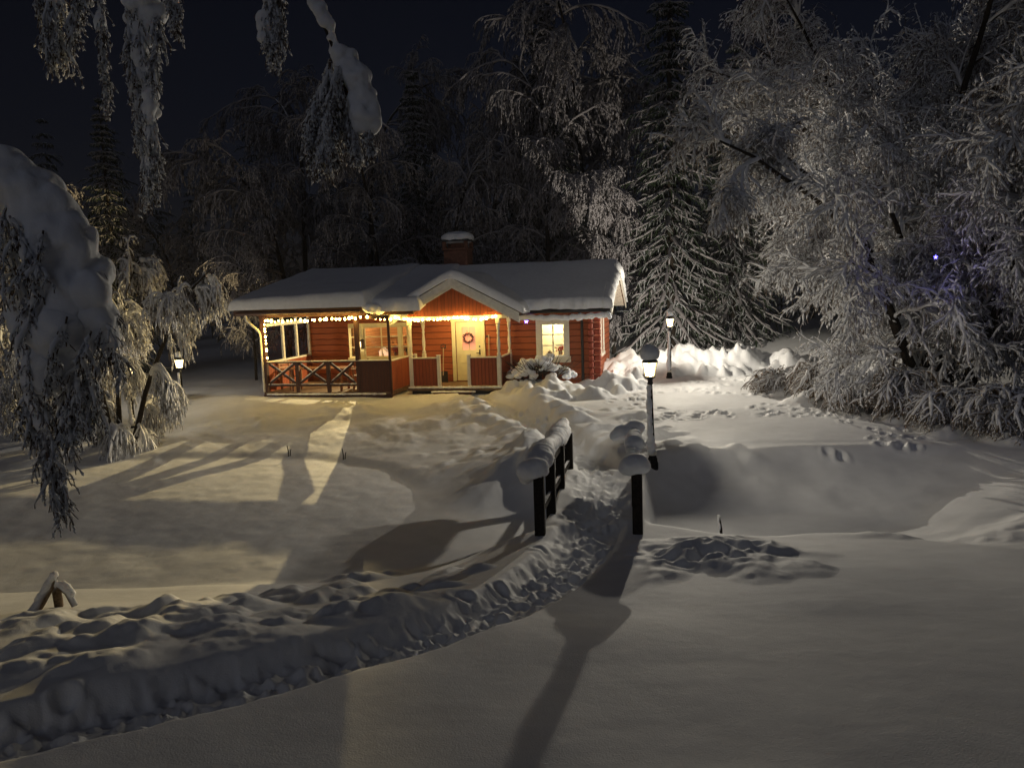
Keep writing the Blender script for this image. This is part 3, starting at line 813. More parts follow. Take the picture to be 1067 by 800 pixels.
# glazed wind screen on the veranda's left side
b = B()
for v in (-2.15, -1.0, -.08, .83): b.bx(-5.98, -5.90, v - .04, v + .04, 1.12, 2.5)
b.bx(-5.98, -5.90, -2.1, .86, 2.2, 2.3); b.bx(-5.985, -5.895, -2.1, .86, 1.06, 1.12); ws_ = b.build("wind_screen", WHITE, cabin)
b = B(); b.bx(-5.97, -5.91, -2.1, .86, .14, 1.058); b.build("screen_panel", REDV, ws_)
b = B(); b.add([(-5.94, -2.1, 1.12), (-5.94, .8, 1.12), (-5.94, .8, 2.2), (-5.94, -2.1, 2.2)], [[0, 1, 2, 3]]); b.build("pane", GLASS, ws_)

# chimney
b = B(); b.bx(-1.58, -.72, 2.9, 3.7, 3.3, 4.55, bev=.015); b.bx(-1.62, -.68, 2.86, 3.74, 4.552, 4.64, bev=.01)
for (u, v) in ((-1.55, 2.93), (-.75, 2.93), (-1.55, 3.67), (-.75, 3.67)): b.bx(u - .06, u + .06, v - .06, v + .06, 4.642, 4.86)
b.bx(-1.36, -.94, 3.1, 3.5, 4.642, 4.8)
ch = b.build("chimney", BRICK, cabin)
b = B(); b.bx(-1.66, -.64, 2.82, 3.78, 4.862, 4.93, bev=.015); b.build("chimney_cap", BLACK, ch)
lump("chimney_snow", [(-1.15 + dx, 3.3 + dy, 5.0, .36, .34, .2) for dx in (-.2, .2) for dy in (-.2, .2)] + [(-1.1, 3.3, 5.08, .38, .36, .17)], SNOW_FINE, ch, .035, .02, 5, 9)

# roof snow: thick blanket with a rounded lip
def blanket(name, fbase, a0, a1, b0, b1, na, nb, thick, lip=.24, seed=0, edge=0.03, amp=.03, wav=None):
    """grid over a=[a0,a1], b=[b0,b1]; fbase(a,b) -> (u,v,z)"""
    def warp(t, n):       # denser towards the edges
        return .5 - .5 * np.cos(PI * np.clip(t, 0, 1)) if n else t
    A = a0 + (a1 - a0) * (warp(np.linspace(0, 1, na), 1) * .6 + .4 * np.linspace(0, 1, na)); Bb = b0 + (b1 - b0) * (warp(np.linspace(0, 1, nb), 1) * .7 + .3 * np.linspace(0, 1, nb))
    AA, BB = np.meshgrid(A, Bb, indexing='ij')
    d = np.minimum(np.minimum(AA - a0, a1 - AA), np.minimum(BB - b0, b1 - BB))
    pr = np.sqrt(np.clip(1 - (1 - np.clip(d / lip, 0, 1)) ** 2, 0, 1))
    th = thick * (1 + .16 * noise2(AA, BB, .8, seed)) + .5 * amp * noise2(AA, BB, 3, seed + 1)
    ew = edge * (noise2(AA, BB, 2.2, seed + 2) + .6 * noise2(AA, BB, 6.5, seed + 5))
    aa = AA + np.where(AA < a0 + .3, ew, 0) * smooth((a0 + .3 - AA) / .3) + np.where(AA > a1 - .3, ew, 0)
    bb = BB + ew * smooth((b0 + .25 - BB) / .25)
    u, v, z = fbase(aa, bb)
    top = np.stack([u, v, z + .012 + pr * th], -1).reshape(-1, 3)
    dr = 0 if wav is None else wav(AA, BB)
    bot = np.stack([u, v, z + .004 - dr * smooth((b0 + .3 - BB) / .2)], -1).reshape(-1, 3)
    i = np.arange(na - 1)[:, None] * nb; j = np.arange(nb - 1)[None]
    Q = np.stack([i + j, i + nb + j, i + nb + j + 1, i + j + 1], -1).reshape(-1, 4)
    bm = B(); n0 = na * nb
    bm.add(np.vstack([top, bot]), Q, 0, True); bm.f.append((Q[:, ::-1] + n0, 0, True))
    rim = np.r_[np.arange(nb), np.arange(1, na) * nb + nb - 1, (na - 1) * nb + np.arange(nb - 2, -1, -1), np.arange(na - 2, -1, -1) * nb]
    r2 = np.roll(rim, -1)
    bm.f.append((np.stack([rim, rim + n0, r2 + n0, r2], -1)[:, ::-1], 0, True))
    return bm.build(name, SNOW, roof)
def sab(x): return np.sqrt(x * x + .12 ** 2) - .05
sl1 = (RZ - EZ) / (3 - EV); sl2 = (RZ - VZ) / (3 - VV)
blanket("roof_snow", lambda u, v: (u, v, RZ + .02 - sab(v - 3) * sl1), -1.5, 4.7, EV - .12, 6.7, 190, 110, .28, .17, 3, .09)
sl3 = (RZ - VZ + .16) / (3 - VV - .45)
blanket("roof_snow", lambda u, v: (u, v, RZ + .02 - np.where(v > 3, sab(v - 3) * sl1, sab(v - 3) * sl3)), -2.62, -.9, VV + .32, 6.7, 50, 90, .33, .2, 9, .03)
blanket("roof_snow", lambda u, v: (u, v, RZ + .03 - np.where(v > 3, sab(v - 3) * sl1, sab(v - 3) * sl2)), -6.86, -2.40, VV - .16, 6.7, 100, 90, .36, .22, 7, .02)
blanket("porch_snow", lambda v, u: (u, v, PA + .03 - sab(u) * (PA - PE) / PU), PV0 - .06, 2.1, -PU - .14, PU + .14, 80, 110, .27, .2, 12, .04)
# sagging slab of snow that has slid over the right eave
rg = np.random.default_rng(3)
us = np.linspace(1.85, 4.5, 34)
lump("slid_snow", [(u, EV - .10 + rg.uniform(-.02, .02), EZ - .19 - .07 * math.sin((u - 1.85) / 2.65 * PI) + rg.uniform(-.03, .02), .10, .08, .07 + rg.uniform(0, .045)) for u in us], SNOW_FINE, roof, .025, .012, 8, 5)
lump("slid_snow", [(4.55 - .02 * k, EV - .1 + .03 * k, EZ + .02 - .035 * (8 - k), .085, .09, .1) for k in range(9)], SNOW_FINE, roof, .03, .012, 8, 6)
lump("slid_snow", [(-2.4 + .1 * k, VV + .1 + .2 * k, VZ - .02 - .03 * k, .2, .25, .17) for k in range(5)], SNOW_FINE, roof, .03, .02, 6, 8)

# light inside and on the porch
WARM = (1.0, .72, .27)
cl = B(); cl.lathe([(.03, g0 + .03), (.10, g0 + .01), (.11, g0 - .04), (.07, g0 - .09), (.01, g0 - .10)], (.05, -.75, 0), 14)
clo = cl.build("ceiling_lamp", emit_mat("porch_lamp_glass", (1, .72, .36), 3), cabin)
point_light("porch_light", (.05, -.75, g0 - .16), 48, WARM, .03, cabin)
point_light("room_light", (-2.9, 1.3, 2.2), 60, (1, .72, .40), .1, cabin)
point_light("kitchen_light", (2.7, .85, 2.2), 120, (1, .86, .55), .12, cabin)

# ------------------------------------------------------------------ things on the cabin
def string_lights(name, label, pts, step, rb, seed):
    t = thing(name, label, "string lights", hw(*pts[0]), HR, "strings of warm fairy lights on the cabin")
    rg = np.random.default_rng(seed); pts = np.array(pts, float)
    L = np.r_[0, np.cumsum(np.linalg.norm(np.diff(pts, axis=0), axis=1))]
    n = int(L[-1] / step); P = []
    for i in range(n + 1):
        s = min(L[-1] - 1e-6, i * step + rg.uniform(-.4, .4) * step * (0 < i < n)); k = np.searchsorted(L, s, side='right') - 1; f = (s - L[k]) / (L[k + 1] - L[k])
        p = pts[k] * (1 - f) + pts[k + 1] * f + np.array((0, 0, -.035 * abs(math.sin(s * 3.1)) + rg.normal(0, .012)))
        P.append(p)
    P = np.array(P) - pts[0]
    c = B(); c.tubes([P], [np.full(len(P), .006)], 4); c.build("cable", CABLE, t)
    me = None
    for p in P:
        if me is None:
            bb = B(); bb.sphere((0, 0, 0), (rb, rb, rb * 1.25), 8, 6); me = bb.mesh("bulb", BULB)
        o = bpy.data.objects.new("bulb", me); COL.objects.link(o); o.parent = t; o.location = p + np.array((0, -.012, -rb)); s = rg.uniform(.6, 1.35); o.scale = (s, s, s)
    return t
string_lights("string_lights", "string of warm fairy lights along the veranda eave and down its left post",
              [(-2.6, -2.46, 2.47), (-4.0, -2.46, 2.44), (-5.72, -2.46, 2.42), (-5.78, -2.35, 2.36), (-5.76, -2.35, 1.25)], .13, .030, 2)
string_lights("string_lights", "string of warm fairy lights across the gabled porch front",
              [(-2.45, -2.31, 2.46), (-1.9, -2.0, 2.38), (-1.6, -1.52, 2.38), (-.8, -1.52, 2.30), (0, -1.52, 2.37), (.7, -1.52, 2.29), (1.35, -1.52, 2.36)], .12, .030, 4)

def star_lamp(name, label, p, r, col, e):
    t = thing(name, label, "star light", p, 0, "hanging violet star lights")
    b = B(); V = []
    for k in range(10):
        a = k * PI / 5 + PI / 2; rr = r if k % 2 == 0 else r * .42; V.append((rr * math.cos(a), 0, rr * math.sin(a)))
    V += [(0, -r * .35, 0), (0, r * .35, 0)]
    b.add(V, [[k, (k + 1) % 10, 10] for k in range(10)] + [[(k + 1) % 10, k, 11] for k in range(10)]); b.build("star", emit_mat(name + "_glow", col, e), t)
    b = B(); b.tubes([[(0, 0, r * .95), (0, 0, r + .22)]], [[.004, .004]], 4); b.build("cord", CABLE, t)
    return t
star_lamp("star_light", "small violet star light hanging from the cabin eave beside the porch", hw(1.98, -.42, 2.1), .075, (.32, .16, 1.0), 9)

# wreath on the door
t = thing("wreath", "round berry wreath hanging on the door glass", "wreath", hw(0, -.03, 1.6), HR)
b = B(); n = 300; th = RNG.uniform(0, 2 * PI, n); ra = .145 + RNG.normal(0, .02, n)
b.blobs(np.stack([ra * np.cos(th), RNG.normal(0, .015, n), ra * np.sin(th)], 1), RNG.normal(size=(n, 3)), np.full(n, .011), RNG.uniform(.015, .035, n))
b.build("greenery", mat("wreath_leaf", (.05, .035, .02), .7, .4, 30), t)
b = B()
for k in range(46):
    a = RNG.uniform(0, 2 * PI); rr = .145 + RNG.normal(0, .02); b.sphere((rr * math.cos(a), -.03 + RNG.normal(0, .006), rr * math.sin(a)), .012, 6, 4)
b.build("berries", mat("red_berry", (.22, .012, .012), .4), t)
# snow shovel and broom by the door
t = thing("snow_shovel", "snow shovel with black blade leaning on the wall left of the door", "shovel", hw(-.85, -.14, .2), HR)
b = B(); b.tubes([[(0, -.02, .22), (0.015, .08, 1.1)]], [[.016, .016]], 8); b.build("shaft", mat("ash_wood", (.45, .36, .24), .6), t)
b = B(); b.tubes([[(-.07, .09, 1.1), (-.06, .095, 1.2), (0.01, .1, 1.22), (.08, .095, 1.2), (.09, .09, 1.1)]], [[.014] * 5], 6); b.bx(-.075, .1, .075, .1, 1.085, 1.11); b.build("grip", BLACK, t)
b = B(); V = []
for i in range(7):
    for j in range(5):
        x = (i - 3) / 3 * .18 * (1 - .12 * j / 4); V.append((x, -.06 + .04 * (abs(i - 3) / 3) ** 2 * -1 + .015 * j, .01 + .34 * j / 4))
V = np.array(V); Q = [[i * 5 + j, (i + 1) * 5 + j, (i + 1) * 5 + j + 1, i * 5 + j + 1] for i in range(6) for j in range(4)]
b.add(V, Q, 0, True); b.add(V + (0, .012, 0), [q[::-1] for q in Q], 0, True); b.build("blade", BLACK, t)
t = thing("broom", "thin long-handled broom leaning on the wall right of the door", "broom", hw(.68, -.12, .2), HR)
b = B(); b.tubes([[(0, -.02, .2), (0.0, .09, 1.5)]], [[.013, .013]], 8, cap=True); b.build("handle", mat("pale_stick", (.4, .33, .25), .6), t)
b = B(); n = 40; P0 = np.stack([RNG.uniform(-.03, .03, n), RNG.uniform(-.05, 0, n), np.full(n, .26)], 1); P1 = P0 * (3, 2, 0) + np.array((0, -.02, .01))
b.tubes(np.stack([P0, P1], 1), np.full((n, 2), .006), 4); b.build("bristles", mat("birch_twig", (.12, .07, .04), .8), t)
t = tag(B().bx(-.03, .03, -.03, 0, 0, .05, bev=.005).build("wall_fitting", BLACK, None, hw(.62, -.02, 1.62), HR), "small dark hook plate on the wall between door and porch post", "hook")  # plain hook plate, carries no lamp

# veranda furniture seen through the railing
WOODF = mat("garden_wood", (.30, .13, .06), .6, .3, 7, .2)
def chair(u, v, rot, label):
    t = thing("garden_chair", label, "chair", hw(u, v, .18), HR + rot, "wooden chairs on the veranda")
    b = B(); [b.bx(-.24, .24, -.22 + k * .11, -.13 + k * .11, .4, .425) for k in range(4)]; b.build("seat", WOODF, t)
    b = B(); [b.box((0, .25 + .02 * k, .58 + .12 * k), (.5, .02, .075), rx=-.15) for k in range(3)]; b.build("backrest", WOODF, t)
    for sx in (-1, 1):
        b = B(); b.bx(sx * .22 - .025, sx * .22 + .025, -.2, -.15, 0, .62); b.build("leg", WOODF, t)
        b = B(); b.box((sx * .22, .24, .45), (.05, .05, .9), rx=-.1); b.build("leg", WOODF, t)
        b = B(); b.bx(sx * .22 - .035, sx * .22 + .035, -.24, .24, .621, .645); b.build("armrest", WOODF, t)
chair(-5.5, -1.45, 1.3, "wooden slatted armchair behind the leftmost crossed rail of the veranda")
chair(-3.2, -1.4, -1.2, "wooden slatted armchair behind the crossed rail nearest the solid panel")
t = thing("garden_table", "long wooden slatted table behind the veranda railing between the two armchairs", "table", hw(-4.35, -1.72, .18), HR)  # table lengthened and set close to the rail to block low lantern rays
b = B(); [b.bx(-.98, .98, -.36 + k * .105, -.27 + k * .105, .68, .705) for k in range(7)]; b.build("tabletop", WOODF, t)
for sx in (-1, 1):
    for sy in (-1, 1):
        b = B(); b.bx(sx * .8 - .03, sx * .8 + .03, sy * .27 - .03, sy * .27 + .03, 0, .679); b.build("leg", WOODF, t)
# window ornaments
t = thing("gingerbread_house", "small lit gingerbread house on the sill inside the triple window", "ornament", hw(-3.02, .3, 1.04), HR)
b = B(); b.bx(-.13, .13, -.08, .08, 0, .15); b.add([(-.13, -.08, .15), (.13, -.08, .15), (0, -.08, .27), (-.13, .08, .15), (.13, .08, .15), (0, .08, .27)], [[0, 1, 2], [5, 4, 3]]); b.build("wall", emit_mat("lit_gingerbread", (1, .62, .36), .9), t)
b = B(); [b.box((s * .085, 0, .215), (.21, .2, .02), ry=s * .76) for s in (-1, 1)]; b.build("roof", mat("icing", (.85, .8, .78), .5), t)
b = B(); b.bx(-.03, .03, -.086, -.081, .0, .09); b.build("door", mat("gingerbread_dark", (.2, .08, .03), .6), t)
def pot(u, v, z, label, leaf, pr=.06, g=None):
    t = thing("potted_plant", label, "plant pot", hw(u, v, z), HR, g)
    b = B(); b.lathe([(pr * .75, 0), (pr, pr * 1.7), (pr * 1.08, pr * 1.75), (pr * .9, pr * 1.76)], (0, 0, 0), 12); b.build("pot", mat("clay_pot", (.35, .3, .28), .6), t)
    b = B(); n = 90; C = RNG.normal(0, pr * .9, (n, 3)) * (1, 1, .8) + np.array((0, 0, pr * 3)); b.blobs(C, RNG.normal(size=(n, 3)), np.full(n, .016), np.full(n, .035)); b.build("leaves", leaf, t)
LEAF = mat("dark_leaf", (.03, .06, .02), .6, .4, 20); REDLEAF = mat("red_leaf", (.4, .05, .04), .6, .3, 20)
pot(-3.87, .25, 1.04, "dark round pot plant in the narrow left pane of the triple window", LEAF)
pot(-2.15, .25, 1.04, "dark round pot plant in the narrow right pane of the triple window", LEAF)
pot(-2.58, .28, 1.04, "red flowering pot plant right of the gingerbread house", REDLEAF, .07)
pot(2.92, .28, .98, "red flowering pot plant on the sill of the single cabin window", REDLEAF, .07)
t = tag(B().lathe([(.05, 0), (.07, .03), (.07, .1), (.03, .14), (.02, .16)], (0, 0, 0), 12).build("jug", mat("dark_glaze", (.06, .03, .03), .3), None, hw(2.58, .28, .98), HR), "small dark jug on the sill of the single cabin window", "jug")

# ------------------------------------------------------------------ placing by sight line at a stated distance
def at(px, py, Y):
    """point at real distance Y along the sight line of photo pixel (px, py)"""
    r = F + RX * ((px - 533.5) / 800) + UX * ((400 - py) / 800)
    return np.array(Vector((0, 0, ZC)) + r * (Y / r.y))

# ------------------------------------------------------------------ garden lamps
LAMPC = (1.0, .90, .73)
def lamp_glass():
    m = bpy.data.materials.new("lamp_glass"); m.use_nodes = True
    nt = m.node_tree; nt.nodes.clear()
    o = nt.nodes.new("ShaderNodeOutputMaterial"); t = nt.nodes.new("ShaderNodeBsdfTransparent"); e = nt.nodes.new("ShaderNodeEmission")
    tc = nt.nodes.new("ShaderNodeTexCoord"); nz = nt.nodes.new("ShaderNodeTexNoise"); nz.inputs["Scale"].default_value = 30
    nt.links.new(tc.outputs["Object"], nz.inputs["Vector"])
    mr = nt.nodes.new("ShaderNodeMapRange"); mr.inputs[1].default_value = .35; mr.inputs[2].default_value = .65; mr.inputs[3].default_value = .2; mr.inputs[4].default_value = .42
    nt.links.new(nz.outputs["Fac"], mr.inputs[0])
    e.inputs[0].default_value = (1, .74, .32, 1); e.inputs[1].default_value = 14.0
    mx = nt.nodes.new("ShaderNodeMixShader"); nt.links.new(mr.outputs[0], mx.inputs[0]); nt.links.new(t.outputs[0], mx.inputs[1]); nt.links.new(e.outputs[0], mx.inputs[2])
    nt.links.new(mx.outputs[0], o.inputs[0]); return m
LGL = lamp_glass()
LBULB = emit_mat("lamp_bulb", (1, .78, .42), 60)
POLE = frost_mat("lamp_pole_paint", (.018, .017, .016), .55, .8, nscale=9, patch=.75)

def lantern_head(t, p, full=True):
    """four sided lantern: base cup, glass panes between corner bars, hat, bulb; p = bottom of the glass"""
    x, y, z = p
    n = 6; r0, r1, h = .090, .135, .26
    an = np.arange(n) * 2 * PI / n + .2
    b = B()
    b.lathe([(.03, -.16), (.055, -.12), (.04, -.08), (.05, -.04), (.098, -.015), (.098, 0)], (x, y, z), 12)
    for a in an:
        b.tubes([[(x + r0 * math.cos(a), y + r0 * math.sin(a), z), (x + r1 * math.cos(a), y + r1 * math.sin(a), z + h)]], [[.007, .007]], 5)
    for rr, zz in ((r0, z + .003), (r1, z + h)):
        b.tubes([[(x + rr * math.cos(a), y + rr * math.sin(a), zz) for a in list(an) + [an[0]]]], [[.008] * (n + 1)], 5)
    f = b.build("lantern_frame", BLACK, t)
    b = B(); V = [(x + .96 * r0 * math.cos(a), y + .96 * r0 * math.sin(a), z) for a in an] + [(x + .96 * r1 * math.cos(a), y + .96 * r1 * math.sin(a), z + h) for a in an]
    b.add(V, [[i, (i + 1) % n, n + (i + 1) % n, n + i] for i in range(n)]); b.build("glass", LGL, f)
    b = B(); b.lathe([(.018, -.005), (.018, .03), (.022, .04), (.016, .06), (.004, .075)], (x, y, z), 10); b.build("bulb", LBULB, f)
    b = B(); b.lathe([(.145, h), (.145, h + .012), (.07, h + .09), (.03, h + .11), (.025, h + .14)], (x, y, z), 12); b.build("hat", BLACK, f)
    return f

def lamp_post(label, x, y, H, power, seed, lean=(0, 0), cap=1.0, z=None, sleeve=True, soft=10):
    z = gz(x, y) if z is None else z
    t = thing("lamp_post", label, "garden lamp", (x, y, z), 0, "snow-capped garden lamps")
    rg = np.random.default_rng(seed)
    top = np.array((lean[0], lean[1], H))
    k = np.linspace(0, 1, 9)[:, None]
    P = k * (top - (0, 0, .16)) + np.array((0, 0, -.3)) * (1 - k)
    b = B(); b.tubes([P], [np.linspace(.062, .042, 9)], 10); b.lathe([(.10, -.2), (.10, .06), (.085, .08), (.085, .14), (.068, .17), (.06, .3)], (0, 0, 0), 12); b.build("pole", POLE, t)
    b = B(); b.lathe([(.071, .2), (.075, .215), (.075, .25), (.069, .265)], (lean[0] * .12, lean[1] * .12, 0), 12); b.build("band", WHITE, t)
    if sleeve:
        n = 34; e = []
        for i in range(n):
            s = .17 + .74 * i / n; q = top * s
            w = .038 + .034 * (1 - s) + rg.uniform(-.006, .008)
            e.append((q[0] - .032, q[1] - .022, q[2], w, w, .06))
        for i in range(6): e.append((-.03 + rg.uniform(-.02, .02), -.02, .33 + .05 * i, .09 - .006 * i, .085 - .006 * i, .07))
        lump("snow_sleeve", e, SNOW_FINE, t, .018, .012, 12, seed, 3)
    lantern_head(t, top)
    zc = H + .26 + .16
    lump("snow_cap", [(top[0], top[1], zc, .205 * cap, .2 * cap, .15 * cap), (top[0] - .02, top[1], zc + .05 * cap, .17 * cap, .17 * cap, .13 * cap), (top[0], top[1], zc - .06, .19 * cap, .18 * cap, .085 * cap)], SNOW_FINE, t, .02, .01, 5, seed, 4)
    point_light("lamp_light", (top[0], top[1], H + .11), power, LAMPC, .035, t, soft)
    return t
lamp_post("garden lamp with round snow cap beside the far end of the footbridge railings", 2.49, 13.57, 1.62, 400, 1, (-.03, 0), .92)
l2 = lamp_post("bright garden lamp standing before the ploughed snow ridge right of the cabin", 5.08, 24.6, 1.66, 4800, 2, (.04, 0), .55, soft=40)
lamp_post("distant small garden lamp just right of and behind the bright ridge lamp", 7.65, 34.0, 1.3, 110, 3, (0, 0), .6, z=-.1 + gz(7.65, 34) * 0 + .0, sleeve=False)
lamp_post("small garden lamp left of the pond, the left one of two", at(134, 388, 21)[0], 21.0, 1.62, 160, 4, (0, 0), .6, z=-.5)
lamp_post("small garden lamp left of the pond, the one nearer the cabin", at(187, 382, 24)[0], 24.0, 1.62, 160, 5, (0, 0), .6, z=-.62)

# ------------------------------------------------------------------ footbridge railings
POSTM = frost_mat("dark_post_wood", (.022, .018, .015), .55, .8, nscale=16, patch=1.0, grain=40)
def railing(label, posts, seed, rolls, side):
    p0 = posts[0]
    t = thing("bridge_railing", label, "railing", (p0[0], p0[1], 0), 0, "snow-laden railings of the footbridge")
    for i, (x, y, zt) in enumerate(posts):
        x -= p0[0]; y -= p0[1]
        b = B(); b.box((x, y, (zt - .75) / 2 + .0), (.135, .135, zt + .75), rz=-.17, bev=.012); b.build("post", POSTM, t)
    b = B()
    for (a, c) in zip(posts[:-1], posts[1:]):
        a = np.array((a[0] - p0[0], a[1] - p0[1], a[2] - .05)); c = np.array((c[0] - p0[0], c[1] - p0[1], c[2] - .05)); d = c - a; L = np.linalg.norm(d[:2]); an = math.atan2(d[1], d[0])
        m = (a + c) / 2
        b.box(m, (L - .14, .05, .10), rz=an, ry=-math.atan2(d[2], L))
    b.build("top_rail", POSTM, t)
    b = B()
    for (a, c) in zip(posts[:-1], posts[1:]):
        a = np.array((a[0] - p0[0], a[1] - p0[1], a[2] - .52)); c = np.array((c[0] - p0[0], c[1] - p0[1], c[2] - .52)); d = c - a; L = np.linalg.norm(d[:2]); an = math.atan2(d[1], d[0])
        b.box((a + c) / 2, (L - .14, .045, .09), rz=an, ry=-math.atan2(d[2], L))
    b.build("lower_rail", POSTM, t)
    for k, e in enumerate(rolls):
        lump("snow_roll" if len(e) > 6 else "snow_cap", e, SNOW_FINE, t, .022, .012, 5, seed + k, 5)
    return t
ZT = .64
LP = [(.31, 9.85, ZT), (.51, 10.85, ZT + .01), (.715, 11.85, ZT), (.93, 12.86, ZT)]
d0 = LP[0]
cap = [(-.10, -.02, ZT + .08, .20, .15, .13), (-.03, 0, ZT + .11, .17, .15, .12), (-.16, .02, ZT + .03, .14, .13, .10), (.04, .02, ZT + .05, .10, .11, .08)]
roll = []
rg = np.random.default_rng(8)
for i in range(24):
    s = i / 23; x = .05 + .55 * s; y = .30 + 2.8 * s
    w = .15 + .05 * math.sin(s * 9 + 1) + rg.uniform(-.015, .015)
    roll.append((x - .06, y, ZT + .10 + .05 * math.sin(s * 7), w, .16, .13 + .03 * math.sin(s * 11)))
    roll.append((x - .15 - .05 * math.sin(s * 5), y, ZT - .02 + .05 * math.sin(s * 6.3), w * .8, .15, .13))
    if i < 14: roll.append((x - .22, y, ZT - .08, .10, .14, .11))
railing("left railing of the footbridge, four dark posts under one thick roll of snow", LP, 30, [cap, roll], -1)
RP = [(1.60, 9.85, ZT), (1.78, 11.05, ZT), (1.97, 12.25, ZT)]
caps = [[(-.03, 0, ZT + .11, .20, .17, .13), (-.10, .01, ZT + .05, .16, .14, .10), (.03, 0, ZT + .07, .16, .15, .10), (-.02, 0, ZT + .16, .15, .14, .10)]]
roll2 = []
for i in range(16):
    s = i / 15; roll2.append((-.02 + .36 * s + .01, .28 + 2.1 * s, ZT + .05 + .04 * math.sin(s * 16), .10 + .03 * math.sin(s * 16 + 1), .13, .11 + .02 * math.sin(s * 13)))
caps.append(roll2)
caps.append([(.16, 1.2, ZT + .14, .16, .16, .12), (.14, 1.2, ZT + .2, .12, .12, .08)])
caps.append([(.36, 2.4, ZT + .15, .17, .16, .13), (.16, 2.38, ZT + .10, .16, .12, .12), (.05, 2.4, ZT + .03, .10, .10, .09)])
railing("right railing of the footbridge, dark near post wearing a round snow mushroom", RP, 50, caps, 1)

# stake in the small pond right of the bridge
p = at(752, 561, 11.0); zs = gz(p[0], p[1])
t = thing("stake", "short dark stick poking out of the snowed-over pond right of the footbridge", "stick", (p[0], p[1], zs))
b = B(); b.tubes([[(0, 0, -.2), (-.01, 0, .15), (-.035, .0, .34)]], [[.024, .022, .016]], 6, cap=True); b.tubes([[(0.0, 0, .08), (.03, .01, .02), (.06, .01, -.02)]], [[.014, .012, .01]], 5); b.build("stick", POSTM, t)
lump("snow_cap", [(-.055, -.015, .30, .022, .02, .06), (-.05, -.015, .36, .03, .025, .025), (-.04, -.02, .2, .02, .018, .07)], SNOW_FINE, t, .01, .003, 20, 1, 2)
# small reed stubs on the pond's far shore
for (px, Yd, lab) in ((300, 17.9, "short dark twig stub sticking from the far pond shore, left of two"), (357, 17.3, "short dark twig stub sticking from the far pond shore, right of two")):
    q = at(px, 470, Yd); z0 = gz(q[0], Yd)
    b = B(); b.tubes([[(0, 0, -.1), (.01, 0, .12), (-.01, 0, .26)], [(.03, .02, -.1), (.05, .02, .1), (.07, .02, .17)]], [[.014, .012, .008]] * 2, 5)
    tag(b.build("twig_stub", POSTM, None, (q[0], Yd, z0)), lab, "twig", "twig stubs on the pond shore")

# snow-covered driftwood at the left edge
WOODS = frost_mat("drift_wood", (.14, .10, .065), -.1, .5, nscale=10, patch=.5, grain=30)
gx, gy = -4.62, 7.3
zg = gz(gx, gy)
t = thing("fallen_branch", "forked snow-dusted fallen branch on the bank at the left edge by the path", "branch", (gx, gy, zg))
t.scale = (.62, .62, .62)
b = B()
for P_, r_ in (([(-.30, -.25, -.15), (-.16, -.05, .12), (-.04, .05, .34), (.03, .1, .50)], [.10, .085, .07, .05]), ([(-.02, .2, -.05), (.0, .15, .22), (.10, .1, .33), (.24, .05, .24), (.36, .0, .03)], [.07, .07, .065, .055, .05])):
    b.tubes([P_], [r_], 9)
b.build("wood", WOODS, t)
lump("branch_snow", [(-.17 + .20 * q, -.04 + .14 * q, .17 + .36 * q, .075, .075, .07) for q in np.linspace(0, .95, 9)] + [(.02 + .30 * q, .13 - .1 * q, .33 + .05 * math.sin(q * 3) - .17 * q * q, .075, .075, .06) for q in np.linspace(0, .9, 8)], SNOW_FINE, t, .018, .012, 12, 3, 3)

# snowed-in bush under the single window
bc = hw(2.45, -.95)
zb = gz(bc.x, bc.y)
t = thing("snowy_bush", "rounded snowed-in bush below the lit single window of the cabin", "bush", (bc.x, bc.y, zb))
rg = np.random.default_rng(17); e = []
for i in range(90):
    a = rg.uniform(0, 2 * PI); rr = rg.uniform(0, 1) ** .5; x = rr * 1.05 * math.cos(a); y = rr * .55 * math.sin(a)
    z = .10 + (1 - rr ** 2) * rg.uniform(.3, .72) * (1 - .25 * (x > .5)); s = rg.uniform(.06, .14); e.append((x, y, z, s * 1.2, s, s * .8))
lump("snow_clumps", e, SNOW_FINE, t, .028, .02, 9, 4, 2)
n = 240; C = np.stack([rg.normal(0, .55, n), rg.normal(-.15, .3, n), rg.uniform(0, .55, n)], 1)
b = B(); D = rg.normal(size=(n, 3)); D[:, 2] += .8; D /= np.linalg.norm(D, axis=1, keepdims=True)
b.tubes(np.stack([C * .6, C * .8 + D * .1, C + D * .25], 1), np.tile([.012, .009, .005], (n, 1)), 4); b.build("twigs", mat("bush_twig", (.06, .04, .025), .8), t)

# wall lantern on the trim of the triple window
wl = thing("wall_fitting", "small wall lantern on the triple window's trim, just beside the dark veranda post", "lantern", hw(-3.61, -.042, 1.375), HR)
b = B(); b.bx(-.06, .06, -.02, -.001, -.05, .26, bev=.006); b.box((0, -.07, .255), (.02, .11, .02)); b.bx(.075, .08, -.315, -.001, -.03, .24); b.build("bracket_and_shield", BLACK, wl)  # side plate added to keep the lantern's light off the right foreground
b = B(); b.lathe([(.04, .0), (.05, .01), (.05, .02)], (0, -.13, 0), 10); b.lathe([(.075, .19), (.07, .205), (.02, .25)], (0, -.13, 0), 10)
for k in range(4): b.tubes([[(.045 * math.cos(k * PI / 2 + .8), -.13 + .045 * math.sin(k * PI / 2 + .8), .02), (.065 * math.cos(k * PI / 2 + .8), -.13 + .065 * math.sin(k * PI / 2 + .8), .19)]], [[.004, .004]], 4)
b.build("lantern_frame", BLACK, wl)
b = B(); V = [(.043 * math.cos(k * PI / 4), -.13 + .043 * math.sin(k * PI / 4), .02) for k in range(8)] + [(.062 * math.cos(k * PI / 4), -.13 + .062 * math.sin(k * PI / 4), .19) for k in range(8)]
b.add(V, [[k, (k + 1) % 8, 8 + (k + 1) % 8, 8 + k] for k in range(8)]); b.build("glass", LGL, wl)
